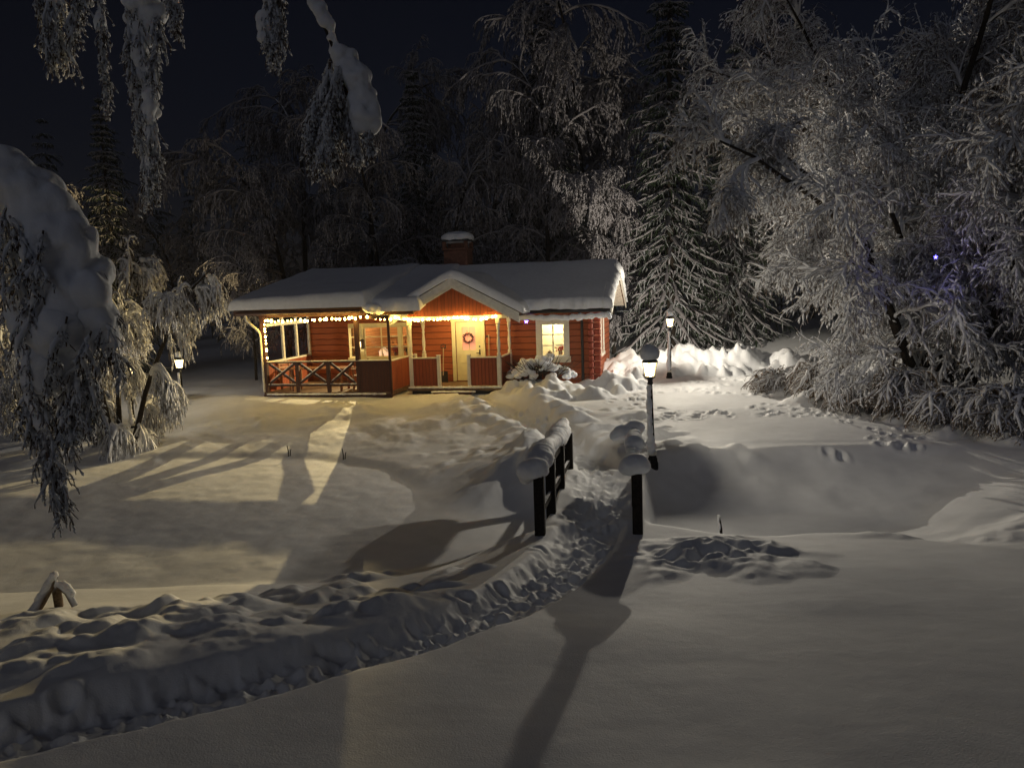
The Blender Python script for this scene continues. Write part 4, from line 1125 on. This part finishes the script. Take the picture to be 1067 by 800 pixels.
point_light("wall_lantern_light", (0, -.13, .11), 12500, (1, .76, .36), .008, wl, 150)

# ------------------------------------------------------------------ trees
trng = np.random.default_rng(23)
def unit(v): return v / (np.linalg.norm(v, axis=-1, keepdims=True) + 1e-9)
def grow(P, n, t0, t1, ang, L, S, droop, jit=.12, taper=.4, rg=trng, flat=0.0, lvar=.35):
    """n children on each parent polyline; returns (N*n, S, 3) and the parent parameter"""
    N, SP, _ = P.shape
    idx = np.repeat(np.arange(N), n); t = np.clip((np.tile((np.arange(n) + .5) / n, N) + rg.uniform(-.5, .5, N * n) / n), 0, 1) * (t1 - t0) + t0
    f = t * (SP - 1); k = np.minimum(f.astype(int), SP - 2); f = (f - k)[:, None]
    a, b = P[idx, k], P[idx, k + 1]
    start = a * (1 - f) + b * f; tan = unit(b - a)
    rv = rg.normal(size=(N * n, 3)); rv[:, 2] *= (1 - flat)
    per = unit(np.cross(tan, np.cross(rv, tan)))
    an = ang * rg.uniform(.7, 1.3, N * n)[:, None]
    d = tan * np.cos(an) + per * np.sin(an)
    ln = L * (1 - taper * t) * rg.uniform(1 - lvar, 1 + lvar, N * n)
    out = np.zeros((N * n, S, 3)); out[:, 0] = start
    for s in range(1, S):
        d = unit(d + np.array((0, 0, -1.0)) * droop / (S - 1) + rg.normal(size=d.shape) * jit)
        out[:, s] = out[:, s - 1] + d * (ln / (S - 1))[:, None]
    return out, t
def lin(P, r0, r1):
    return np.tile(np.linspace(r0, r1, P.shape[1]), (len(P), 1))
def snow_on(b, P, r0, r1, off, sides=5, flat=.8, gap=.0, mi=0, rg=trng):
    """a ridge of snow along the upper side of each branch, uneven"""
    r = lin(P, r0, r1) * rg.uniform(.65, 1.3, P.shape[:2])
    if gap: r = np.where(rg.uniform(size=r.shape) < gap, .003, r)
    r[:, -1] *= .4
    Q = P.copy(); Q[:, :, 2] += off
    b.tubes(Q, r, sides, mi=mi, flat=flat)
def points_on(P, n, rg=trng):
    N, S, _ = P.shape; i = rg.integers(0, N, n); f = rg.uniform(0, S - 1.001, n); k = f.astype(int); f = (f - k)[:, None]
    a, c = P[i, k], P[i, k + 1]; return a * (1 - f) + c * f, unit(c - a)

BARKS = frost_mat("shrub_twig", (.13, .085, .045), .0, .8, nscale=5, patch=.7)
BARK = frost_mat("frosted_bark", (.035, .028, .022), .35, .8, nscale=4, patch=.4)
TWIG = frost_mat("frosted_twig", (.10, .068, .042), -.05, .75, nscale=6, patch=.6)
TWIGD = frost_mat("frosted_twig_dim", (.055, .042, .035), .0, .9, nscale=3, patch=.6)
NEEDLE = frost_mat("spruce_needles", (.022, .034, .018), .2, .85, nscale=5, patch=.6, snow=(.7, .72, .76))
SNOWDIM = mat("dimmed_tree_snow", (.29, .275, .29), .85, .25, 3)  # tree snow darkened in colour to stand in for dim light on background trees
TCROWN = frost_mat("clinging_snow", (.20, .15, .10), -1.5, -.6, nscale=4, patch=.5)
TSHRUB = frost_mat("patchy_twig_snow", (.16, .11, .065), -.35, .35, nscale=7, patch=.6)
TSNOW = mat("tree_snow", (.72, .73, .76), .85, .08, 6)

def broad_mesh(seed, H, stems, spread, nl=(9, 8, 7, 5), lens=(.34, 1.5, .75, .34), droop=(.35, .6, .8, 1.0), snow=1.0, tw=TWIG, clumps=1.0):
    """many-stemmed deciduous tree bent by snow; meshes: trunk, crown"""
    rg = np.random.default_rng(seed)
    S0 = 11; st = np.zeros((stems, S0, 3))
    for i in range(stems):
        a = 2 * PI * i / stems + rg.uniform(-.5, .5); tilt = spread * rg.uniform(.25, 1.0)
        d = np.array((math.cos(a) * math.sin(tilt), math.sin(a) * math.sin(tilt), math.cos(tilt))); h = H * rg.uniform(.7, 1.0)
        p = np.array((math.cos(a), math.sin(a), 0)) * rg.uniform(.05, .35) * (stems > 1); p[2] = -.3
        for s in range(S0):
            st[i, s] = p; d = unit(d + np.array((math.cos(a) * .06, math.sin(a) * .06, -.035 * s / 4)) + rg.normal(size=3) * .07); p = p + d * h / (S0 - 1)
    tb = B(); tb.tubes(st, lin(st, .012 * H + .02, .018), 8)
    l1, _ = grow(st, nl[0], .12, .97, .85, lens[0] * H, 8, droop[0], .14, .55, rg)
    tb.tubes(l1, lin(l1, .03, .010), 6)
    cb = B()
    l2, _ = grow(l1, nl[1], .12, 1.0, .75, lens[1], 6, droop[1], .16, .35, rg)
    l3, _ = grow(l2, nl[2], .10, 1.0, .8, lens[2], 4, droop[2], .18, .3, rg)
    l4, _ = grow(l3, nl[3], .1, 1.0, .8, lens[3], 3, droop[3], .2, .3, rg)
    cb.tubes(l2, lin(l2, .013, .006), 4); cb.tubes(l3, lin(l3, .009, .005), 3); cb.tubes(l4, lin(l4, .007, .005), 3)
    snow_on(cb, l1, .050 * snow, .030 * snow, .02, 6, .9, .03, 1, rg)
    snow_on(cb, l2, .036 * snow, .022 * snow, .014, 5, .85, .08, 1, rg)
    snow_on(cb, l3, .026 * snow, .016 * snow, .010, 4, .85, .12, 1, rg)
    n = int(len(l4) * 1.1 * clumps); C, D = points_on(l4, n, rg); D = D + rg.normal(size=D.shape) * .35; D[:, 2] -= .25
    C[:, 2] += .006
    cb.blobs(C, D, rg.uniform(.010, .024, n) * snow, rg.uniform(.03, .085, n) * snow, 1)
    return tb.mesh("trunk", BARK), cb.mesh("crown", [tw, TCROWN])

def weep_mesh(seed, H, snow=1.0, lean=.4):
    rg = np.random.default_rng(seed); S0 = 14
    st = np.zeros((1, S0, 3)); d = np.array((0, 0, 1.0)); p = np.array((0, 0, -.3)); a = rg.uniform(0, 2 * PI)
    for s in range(S0):
        st[0, s] = p; k = (s / S0) ** 2.5 * lean; d = unit(d + np.array((math.cos(a) * k, math.sin(a) * k, -k * .8)) + rg.normal(size=3) * .05); p = p + d * H * 1.05 / (S0 - 1)
    tb = B(); tb.tubes(st, lin(st, .13, .03), 9)
    l1, t1 = grow(st, 34, .16, .98, .75, .34 * H, 10, 1.15, .10, .5, rg)
    tb.tubes(l1, lin(l1, .032, .010), 5)
    l2, _ = grow(l1, 10, .15, 1.0, .7, 1.15, 6, 1.9, .13, .2, rg)
    l3, _ = grow(l2, 9, .1, 1.0, .6, .55, 4, 2.0, .16, .2, rg)
    cb = B(); cb.tubes(l2, lin(l2, .016, .009), 4); cb.tubes(l3, lin(l3, .013, .008), 3)
    snow_on(cb, l1, .055 * snow, .04 * snow, .02, 5, .9, .03, 1, rg); snow_on(cb, l2, .034 * snow, .022 * snow, .01, 4, .9, .2, 1, rg)
    n = int(len(l3) * 3.4); C, D = points_on(l3, n, rg); D[:, 2] -= .5
    cb.blobs(C, D, rg.uniform(.016, .042, n) * snow, rg.uniform(.05, .12, n) * snow, 1)
    return tb.mesh("trunk", BARK), cb.mesh("crown", [TWIGD, SNOWDIM])

def spruce_mesh(seed, H, W, whorls=44, per=7, snow=1.0, twigs=11, low=False):
    rg = np.random.default_rng(seed)
    tr = np.array([[(0, 0, -.3), (0, 0, H * .5), (0.02, 0, H)]]); tb = B(); tb.tubes(tr, [[.012 * H, .007 * H, .015]], 8)
    BO, LN = [], []
    for w in range(whorls):
        t = (w + rg.uniform(0, .6)) / whorls; z = .05 * H + .94 * H * t; ln = W * (1 - t) ** .8 * rg.uniform(.75, 1.15) + .12
        for k in range(per):
            a = 2 * PI * (k + rg.uniform(-.25, .25)) / per + w * 1.3; l = ln * rg.uniform(.7, 1.15); S = 6; q = np.linspace(0, 1, S)
            dz = -(.30 + .35 * (1 - t)) * l * (q ** 1.3) + .12 * l * q ** 4
            P = np.stack([np.cos(a) * l * q, np.sin(a) * l * q, z + dz], 1) + rg.normal(size=(S, 3)) * .02; BO.append(P); LN.append(l)
    BO = np.array(BO); LN = np.array(LN)
    cb = B(); cb.tubes(BO, lin(BO, .03, .012), 4)
    tw, _ = grow(BO, twigs, .12, 1.0, .85, .55 if not low else .8, 4, .9, .1, .25, rg, .8)
    sc = np.repeat(np.clip(LN / 1.6, .3, 1.1), twigs)[:, None, None]; tw = tw[:, :1] + (tw - tw[:, :1]) * sc
    r = lin(tw, .052, .022) * np.clip(sc[:, :, 0], .5, 1) * (1.6 if low else 1)
    cb.tubes(tw, r, 4, flat=.55)
    n = len(tw) * (1 if low else 3); C, D = points_on(tw, n, rg); D[:, 2] -= .45; D += rg.normal(size=D.shape) * .3
    cb.blobs(C, D, rg.uniform(.015, .03, n), rg.uniform(.06, .13, n), 0)
    # pads of snow on the boughs
    Q = BO[:, 1:].copy(); snow_on(cb, Q, .10 * snow, .06 * snow, .05, 6, .5, .25, 1, rg)
    m = rg.uniform(size=len(tw)) < .40; snow_on(cb, tw[m], .055 * snow, .03 * snow, .03, 4, .6, .25, 1, rg)
    return tb.mesh("trunk", BARK), cb.mesh("crown", [NEEDLE, SNOWDIM])

def shrub_mesh(seed, R_, H, n=70, snow=1.0):
    rg = np.random.default_rng(seed); S = 8
    a = rg.uniform(0, 2 * PI, n); l = R_ * rg.uniform(.5, 1.15, n); h = H * rg.uniform(.55, 1.1, n); q = np.linspace(0, 1, S)[None]
    P = np.stack([np.cos(a)[:, None] * l[:, None] * q, np.sin(a)[:, None] * l[:, None] * q, h[:, None] * np.sin(q * PI * .86) - .05], 2) + rg.normal(size=(n, S, 3)) * .03
    cb = B(); cb.tubes(P, lin(P, .016, .006), 4)
    l2, _ = grow(P, 9, .25, 1, .7, .42, 4, 1.3, .18, .2, rg); l3, _ = grow(l2, 5, .1, 1, .7, .2, 3, 1.5, .2, .2, rg)
    cb.tubes(l2, lin(l2, .009, .005), 3); cb.tubes(l3, lin(l3, .007, .004), 3)
    snow_on(cb, P, .045 * snow, .04 * snow, .02, 5, .9, .05, 1, rg); snow_on(cb, l2, .034 * snow, .02 * snow, .012, 4, .9, .1, 1, rg)
    m = int(len(l3) * 1.3); C, D = points_on(l3, m, rg); cb.blobs(C, D, rg.uniform(.010, .022, m) * snow, rg.uniform(.03, .07, m) * snow, 1)
    return cb.mesh("branches", [BARKS, TSHRUB])

def plant(name, label, cat, meshes, x, y, rz=0, sc=1.0, group=None, z=None, tilt=None):
    z = gz(x, y) if z is None else z
    t = thing(name, label, cat, (x, y, z - .05), rz, group)
    t.scale = (sc, sc, sc) if np.ndim(sc) == 0 else sc
    if tilt: t.rotation_euler.x, t.rotation_euler.y = tilt
    for me in meshes:
        o = bpy.data.objects.new(me.name.split('.')[0], me); COL.objects.link(o); o.parent = t
    return t

# the large frosted trees on the right
GR = "large frosted broadleaf trees on the right"
bigA = broad_mesh(41, 9.0, 9, .50, nl=(13, 9, 8, 5), lens=(.22, .95, .46, .24), droop=(.30, .45, .6, .8), snow=1.18)
bigB = broad_mesh(42, 11.0, 8, .40, nl=(14, 9, 8, 5), lens=(.22, 1.0, .5, .26), droop=(.25, .4, .6, .8))
plant("frosted_tree", "large many-stemmed frosted tree at the right edge, the nearest of the big right-hand trees", "tree", bigA, 9.7, 17.0, .4, (1.05, 1.05, 1.15), GR)
plant("frosted_tree", "large frosted tree leaning towards the bright lamp, leftmost of the big right-hand trees", "tree", bigB, 12.2, 22.2, 2.1, (1.05, 1.05, 1.3), GR)
plant("frosted_tree", "tall dim frosted tree filling the upper right corner behind the nearest big tree", "tree", bigB, 16.0, 20.0, 4.0, (1.15, 1.15, 1.3), GR)
plant("frosted_tree", "farthest of the big right-hand frosted trees, behind and between the other three", "tree", bigA, 16.5, 29.0, 5.1, (1.3, 1.3, 1.9), GR)

# shrubs under them
sh = [shrub_mesh(51, .95, .75), shrub_mesh(52, .8, .95, 60)]
SG = "snow-bent shrubs along the foot of the big right-hand trees"
spots = [(7.2, 20.9, .9, "first"), (7.75, 19.3, 1.1, "second"), (7.9, 17.9, 1.0, "third"), (8.3, 16.6, 1.15, "fourth"), (8.7, 15.4, 1.1, "fifth"), (9.1, 14.4, 1.0, "sixth"), (9.9, 14.1, 1.2, "seventh")]
for i, (x, y, s, w) in enumerate(spots):
    plant("snowy_shrub", w + " snow-bent shrub from the left in the row under the big right-hand trees", "shrub", [sh[i % 2]], x + .25, y, i * 1.3, (s, s, s * .82), SG)

# dark spruces and weeping birches behind the cabin
spA = spruce_mesh(61, 17.5, 2.5); spB = spruce_mesh(62, 15, 3.0)
wpA = weep_mesh(71, 12.5); wpB = weep_mesh(72, 11.0, 1.1, .6)
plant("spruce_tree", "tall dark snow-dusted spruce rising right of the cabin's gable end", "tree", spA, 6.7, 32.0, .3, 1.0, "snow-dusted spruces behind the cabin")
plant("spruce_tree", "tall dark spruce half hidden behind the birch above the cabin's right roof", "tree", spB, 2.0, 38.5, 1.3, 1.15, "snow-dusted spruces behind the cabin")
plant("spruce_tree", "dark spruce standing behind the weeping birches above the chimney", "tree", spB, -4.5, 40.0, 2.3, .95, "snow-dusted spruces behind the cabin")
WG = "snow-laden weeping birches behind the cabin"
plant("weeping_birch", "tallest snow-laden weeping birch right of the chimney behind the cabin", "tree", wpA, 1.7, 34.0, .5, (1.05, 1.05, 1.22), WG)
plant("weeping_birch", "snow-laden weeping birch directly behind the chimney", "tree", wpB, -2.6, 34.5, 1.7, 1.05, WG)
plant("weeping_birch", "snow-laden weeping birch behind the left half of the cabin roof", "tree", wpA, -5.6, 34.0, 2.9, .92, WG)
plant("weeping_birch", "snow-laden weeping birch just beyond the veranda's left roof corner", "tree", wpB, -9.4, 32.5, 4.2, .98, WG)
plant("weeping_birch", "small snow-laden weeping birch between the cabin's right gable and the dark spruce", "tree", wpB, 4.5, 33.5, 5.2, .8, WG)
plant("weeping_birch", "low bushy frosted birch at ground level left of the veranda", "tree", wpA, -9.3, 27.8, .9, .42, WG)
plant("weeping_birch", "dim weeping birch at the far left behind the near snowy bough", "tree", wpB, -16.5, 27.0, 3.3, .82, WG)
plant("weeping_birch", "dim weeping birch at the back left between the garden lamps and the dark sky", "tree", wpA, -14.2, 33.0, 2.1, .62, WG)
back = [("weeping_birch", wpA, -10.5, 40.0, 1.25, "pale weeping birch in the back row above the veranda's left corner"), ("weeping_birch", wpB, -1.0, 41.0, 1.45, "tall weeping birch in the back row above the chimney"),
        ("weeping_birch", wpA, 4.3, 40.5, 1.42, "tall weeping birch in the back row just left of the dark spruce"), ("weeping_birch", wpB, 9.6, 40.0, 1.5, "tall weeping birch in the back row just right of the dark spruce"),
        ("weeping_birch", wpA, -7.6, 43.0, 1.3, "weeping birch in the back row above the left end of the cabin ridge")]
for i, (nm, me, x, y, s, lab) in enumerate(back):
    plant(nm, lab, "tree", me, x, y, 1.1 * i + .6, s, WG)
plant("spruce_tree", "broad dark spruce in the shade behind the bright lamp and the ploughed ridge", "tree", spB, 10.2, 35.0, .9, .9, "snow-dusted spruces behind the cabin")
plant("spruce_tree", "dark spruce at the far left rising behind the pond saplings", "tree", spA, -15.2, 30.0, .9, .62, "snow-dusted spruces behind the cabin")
# saplings by the left pond shore
mid = broad_mesh(45, 5.6, 4, .55, nl=(9, 8, 7, 4), lens=(.17, .62, .36, .2), droop=(1.2, 1.5, 1.5, 1.5), snow=1.2)
plant("snowy_sapling", "snow-bent sapling on the left pond shore in front of the two small garden lamps", "tree", mid, -10.0, 19.2, 1.9, (.85, .85, 1.5), "snow-bent saplings by the pond", z=-.45)
plant("snowy_sapling", "snow-bent sapling at the left picture edge beyond the pond, partly behind the near bough", "tree", mid, -12.6, 20.5, 2.6, .9, "snow-bent saplings by the pond", z=-.3)

# blue star hanging in the right-hand tree
q = at(975, 268, 14.2)
star_lamp("star_light", "small blue-violet star light hanging among the frosted branches of the right-hand tree", tuple(q), .045, (.14, .12, 1.0), 7)
point_light("star_glow", tuple(q + np.array((0, -.12, 0))), 2.5, (.25, .2, 1.0), .05)

# far wood behind everything, reads as one dark mass
lowm = spruce_mesh(66, 14, 2.8, 20, 6, .7, 5, True)
def far_wood():
    rg = np.random.default_rng(9); me = lowm[1]; n = len(me.vertices); co = np.zeros(n * 3, np.float32); me.vertices.foreach_get("co", co); co = co.reshape(-1, 3)
    ps = np.array([p.vertices[:] for p in me.polygons if len(p.vertices) == 4]); pt = np.array([p.vertices[:] for p in me.polygons if len(p.vertices) == 3])
    b = B()
    for k in range(30):
        a = R(-52 + 104 * (k + rg.uniform(-.4, .4)) / 30); r = rg.uniform(46, 60); x, y = r * math.sin(a), r * math.cos(a) ; s = rg.uniform(.75, 1.15); th = rg.uniform(0, 6)
        M = np.array(Matrix.Rotation(th, 3, 'Z')) * s
        base = b.n; b.add(co @ M.T + np.array((x, y, 1.0)), ps, 0, True); b.f.append((pt + base, 0, True))
    return tag(b.build("far_wood", [NEEDLE]), kind="stuff")
far_wood()

# ------------------------------------------------------------------ near hanging branches, left and top
NSNOW = snow_mat("bough_snow", (.80, .82, .85), 10, 90, .3, .3)
add_sss(NSNOW, .5, .05)
NTWIG = frost_mat("near_frosted_twig", (.10, .070, .048), -.05, .75, nscale=22, patch=.7, grain=60)
def px_poly(pts, Y): return np.array([at(x, y, Y + (d if len(pt) > 2 else 0)) for pt in pts for (x, y, d) in [tuple(pt) + (0,) * (3 - len(pt))]])
def resample(P, S):
    L = np.r_[0, np.cumsum(np.linalg.norm(np.diff(P, axis=0), axis=1))]; s = np.linspace(0, L[-1], S)
    return np.stack([np.interp(s, L, P[:, k]) for k in range(3)], 1)
def bundle(cb, P, n2, L2, n3, L3, rg, t0=.1, ang=.7, droop=2.2, fr=1.0, cr=.016):
    """drooping frosted twigs around one or more carrier branches"""
    l2, _ = grow(P, n2, t0, 1.0, ang, L2, 5, droop, .22, .1, rg); l3, _ = grow(l2, n3, .1, 1.0, .75, L3, 4, droop, .25, .1, rg)
    cb.tubes(P, lin(P, cr, cr * .45), 6); cb.tubes(l2, lin(l2, .0055, .0032), 5); cb.tubes(l3, lin(l3, .0042, .0028), 4)
    n = int(len(l3) * 2.4 * fr); C, D = points_on(l3, n, rg); D = D + rg.normal(size=D.shape) * .5
    cb.blobs(C, D, rg.uniform(.004, .010, n), rg.uniform(.010, .026, n), 1)
    snow_on(cb, l2, .015 * fr, .008 * fr, .005, 6, .9, .25, 1, rg)

# bent birch whose snow-heavy top hangs into the left of the view
Yb = 4.2
tx, ty = -5.0, 4.4
t = thing("bent_birch", "near young birch at the left edge bent down under a thick load of snow", "tree", (tx, ty, gz(tx, ty)))
off = np.array((tx, ty, gz(tx, ty)))
main = resample(np.vstack([[(0, 0, -.2), (.1, 0, .9), (.45, 0, 2.0)], px_poly([(-190, 200), (-90, 150), (0, 165), (50, 205), (85, 270), (100, 340), (75, 400), (55, 455), (62, 510)], Yb) - off]), 30)
b = B(); b.tubes([main], [np.linspace(.06, .008, 30)], 8); b.build("trunk", BARK, t)
rg = np.random.default_rng(31)
cb = B()
sub = main[13:][None]
subs = [sub[0]]
for pts in ([(40, 200), (20, 240), (12, 300), (20, 350)], [(70, 250), (50, 300), (30, 350), (28, 410)], [(90, 300), (112, 340), (118, 380)], [(60, 370), (45, 420), (48, 470), (62, 518)], [(20, 190), (2, 230), (-8, 290)], [(80, 360), (88, 400), (84, 430)]):
    subs.append(resample(px_poly([(p[0], p[1], rg.uniform(-.08, .08)) for p in pts], Yb) - off, 17))
carr = np.array([resample(s, 12) for s in subs])
bundle(cb, carr, 16, .19, 7, .09, rg, .15, .9, 1.7)
low = np.array([resample(px_poly(p, Yb) - off, 8) for p in ([(22, 380), (28, 420), (30, 450)], [(45, 395), (48, 440), (52, 480)], [(70, 400), (74, 430), (70, 455)], [(52, 450), (60, 490), (64, 520)], [(95, 380), (92, 410), (98, 425)])])
bundle(cb, low, 22, .17, 7, .08, rg, .0, .7, 2.2, 1.1)
face = np.array([resample(np.array([at(x, y, Yb - d) for (x, y, d) in p]) - off, 9) for p in ([(10, 225, .16), (28, 262, .19), (18, 310, .19)], [(45, 240, .17), (40, 290, .2), (30, 340, .2)], [(70, 330, .2), (60, 365, .19), (50, 400, .12)], [(22, 330, .16), (30, 375, .14), (34, 410, .08)], [(95, 345, .15), (84, 380, .14), (76, 410, .06)])])
bundle(cb, face, 11, .12, 6, .06, rg, .0, .8, 1.8, 1.2, .006)
cb.build("crown", [NTWIG, NSNOW], t)
ell = []
def stroke(pts, Y, off, step=.45, jit=.16, flat=.85):
    """snow drawn out along a drooping branch: radii in pixels at distance Y"""
    pts = np.array(pts, float); L = np.r_[0, np.cumsum(np.hypot(*np.diff(pts[:, :2], axis=0).T))]; s = 0
    while s < L[-1]:
        x, y, r = [np.interp(s, L, pts[:, k]) for k in range(3)]
        p = at(x, y, Y + rg.normal() * r * Y / 800 * .15) - off; m = r * Y / 800 * rg.uniform(.86, 1.12); j = rg.normal(size=3) * m * jit
        ell.append((p[0] + j[0], p[1] + j[1], p[2] + j[2], m, m * flat, m * rg.uniform(.85, 1.1))); s += r * step
stroke([(-60, 165, 22), (0, 180, 26), (35, 202, 23), (68, 245, 25), (92, 290, 25), (104, 330, 19), (112, 355, 10)], Yb, off)
stroke([(15, 200, 16), (48, 250, 22), (62, 300, 28), (60, 345, 25), (46, 385, 15), (40, 398, 9)], Yb - .05, off)
stroke([(88, 320, 21), (82, 365, 19), (66, 395, 11), (60, 404, 7)], Yb, off)
stroke([(30, 355, 12), (36, 400, 8), (46, 440, 7), (49, 475, 6), (55, 500, 4)], Yb, off)
stroke([(5, 190, 16), (0, 232, 12), (-20, 300, 14)], Yb + .05, off)
stroke([(20, 300, 8), (12, 330, 10), (20, 365, 7)], Yb + .05, off)
lump("snow_load", ell, NSNOW, t, .012, .034, 6, 6, 6)

# tall birch outside the frame whose snowed-up twig ends hang in from above
Yt = 5.2
tx, ty = -5.6, 6.2
t = thing("overhanging_birch", "tall birch whose snow-clad branch ends hang down from the top of the view at left", "tree", (tx, ty, gz(tx, ty)))
off = np.array((tx, ty, gz(tx, ty)))
tr = resample(np.array([(0, 0, -.3), (.1, 0, 2.5), (.3, -.1, 5.0), (.5, -.2, 7.5), (.6, -.2, 9.5)]), 16)
b = B(); b.tubes([tr], [np.linspace(.16, .03, 16)], 10)
limb1 = resample(np.vstack([[tr[8]], px_poly([(-60, -60), (60, -60), (135, -45), (220, -60), (290, -50), (322, -8), (340, 30), (352, 62), (362, 100)], Yt) - off]), 40)
limb2 = resample(np.vstack([[tr[9]], px_poly([(20, -70), (90, -55), (150, -40), (148, 20), (150, 90), (160, 150), (158, 195)], Yt + .1) - off]), 30)
b.tubes([limb1], [np.linspace(.05, .012, 40)], 7); b.tubes([limb2], [np.linspace(.045, .008, 30)], 7); b.build("trunk", BARK, t)
cb = B()
def hang(pts, n2, L2, S=12, Y=Yt, fr=1.0, dr=2.4, ang=.55): bundle(cb, resample(px_poly(pts, Y) - off, S)[None], n2, L2, 7, .085, rg, .0, ang, dr, fr)
hang([(148, -40), (146, 20), (150, 90), (160, 150), (156, 196)], 95, .15, fr=1.3)
hang([(140, -30), (135, 40), (142, 100), (150, 170)], 60, .14, fr=1.3)
hang([(160, -10), (165, 40), (158, 90)], 40, .13, fr=1.2)
hang([(60, -40), (55, 10), (62, 45)], 45, .2); hang([(35, -30), (48, 20), (50, 50)], 30, .18); hang([(85, -40), (82, 0), (75, 25)], 30, .16)
hang([(105, -50), (104, 0), (108, 55), (110, 108)], 40, .06, fr=1.1); hang([(180, -40), (182, -5), (185, 22)], 25, .1)
hang([(285, -50), (283, 0), (280, 25), (284, 50)], 70, .13, fr=1.2); hang([(296, -40), (292, 0), (290, 35)], 35, .11)
hang([(345, 62), (338, 95), (332, 130), (328, 160)], 70, .13); hang([(355, 75), (350, 105), (345, 140), (345, 160)], 70, .14); hang([(362, 100), (362, 130), (368, 150)], 40, .10); hang([(335, 85), (326, 115), (322, 135)], 30, .09)
hang([(352, 70), (346, 100), (338, 130), (336, 160)], 60, .12, Y=Yt - .1, fr=1.3); hang([(368, 120), (370, 138), (372, 156)], 40, .07); hang([(382, 128), (385, 140), (386, 152)], 24, .05); hang([(340, 80), (330, 108), (320, 140)], 50, .1, Y=Yt - .05, fr=1.3)
cb.build("crown", [NTWIG, NSNOW], t)
ell = []
stroke([(322, -10, 6), (338, 20, 6), (349, 48, 7), (362, 68, 12), (372, 95, 17), (377, 115, 15), (384, 130, 8)], Yt, off)
stroke([(360, 64, 8), (376, 78, 10), (386, 105, 9), (388, 132, 6)], Yt, off)
stroke([(152, -6, 14), (148, 25, 10), (147, 50, 6), (154, 80, 8), (157, 120, 8), (158, 150, 6), (157, 172, 3)], Yt, off, .6, .3)
stroke([(140, -6, 9), (138, 20, 7), (143, 45, 4)], Yt, off); stroke([(278, -5, 5), (275, 25, 7), (276, 45, 4)], Yt, off, .6, .3)
stroke([(104, -6, 4), (105, 30, 3)], Yt, off); stroke([(56, -10, 8), (58, 10, 5)], Yt, off); stroke([(184, -8, 5), (182, 6, 3)], Yt, off)
lump("snow_load", ell, NSNOW, t, .012, .024, 9, 8, 4)

# ------------------------------------------------------------------ frosty night air
def haze(density):
    b = B(); b.bx(-70, 70, -20, 74, -4, 27)
    m = bpy.data.materials.new("haze"); m.use_nodes = True
    nt = m.node_tree; nt.nodes.clear()
    o = nt.nodes.new("ShaderNodeOutputMaterial"); v = nt.nodes.new("ShaderNodeVolumePrincipled")
    v.inputs["Color"].default_value = (.9, .9, .95, 1); v.inputs["Density"].default_value = density; v.inputs["Anisotropy"].default_value = .0
    nt.links.new(v.outputs[0], o.inputs["Volume"])
    return tag(b.build("haze", m), kind="stuff")
haze(.0006)
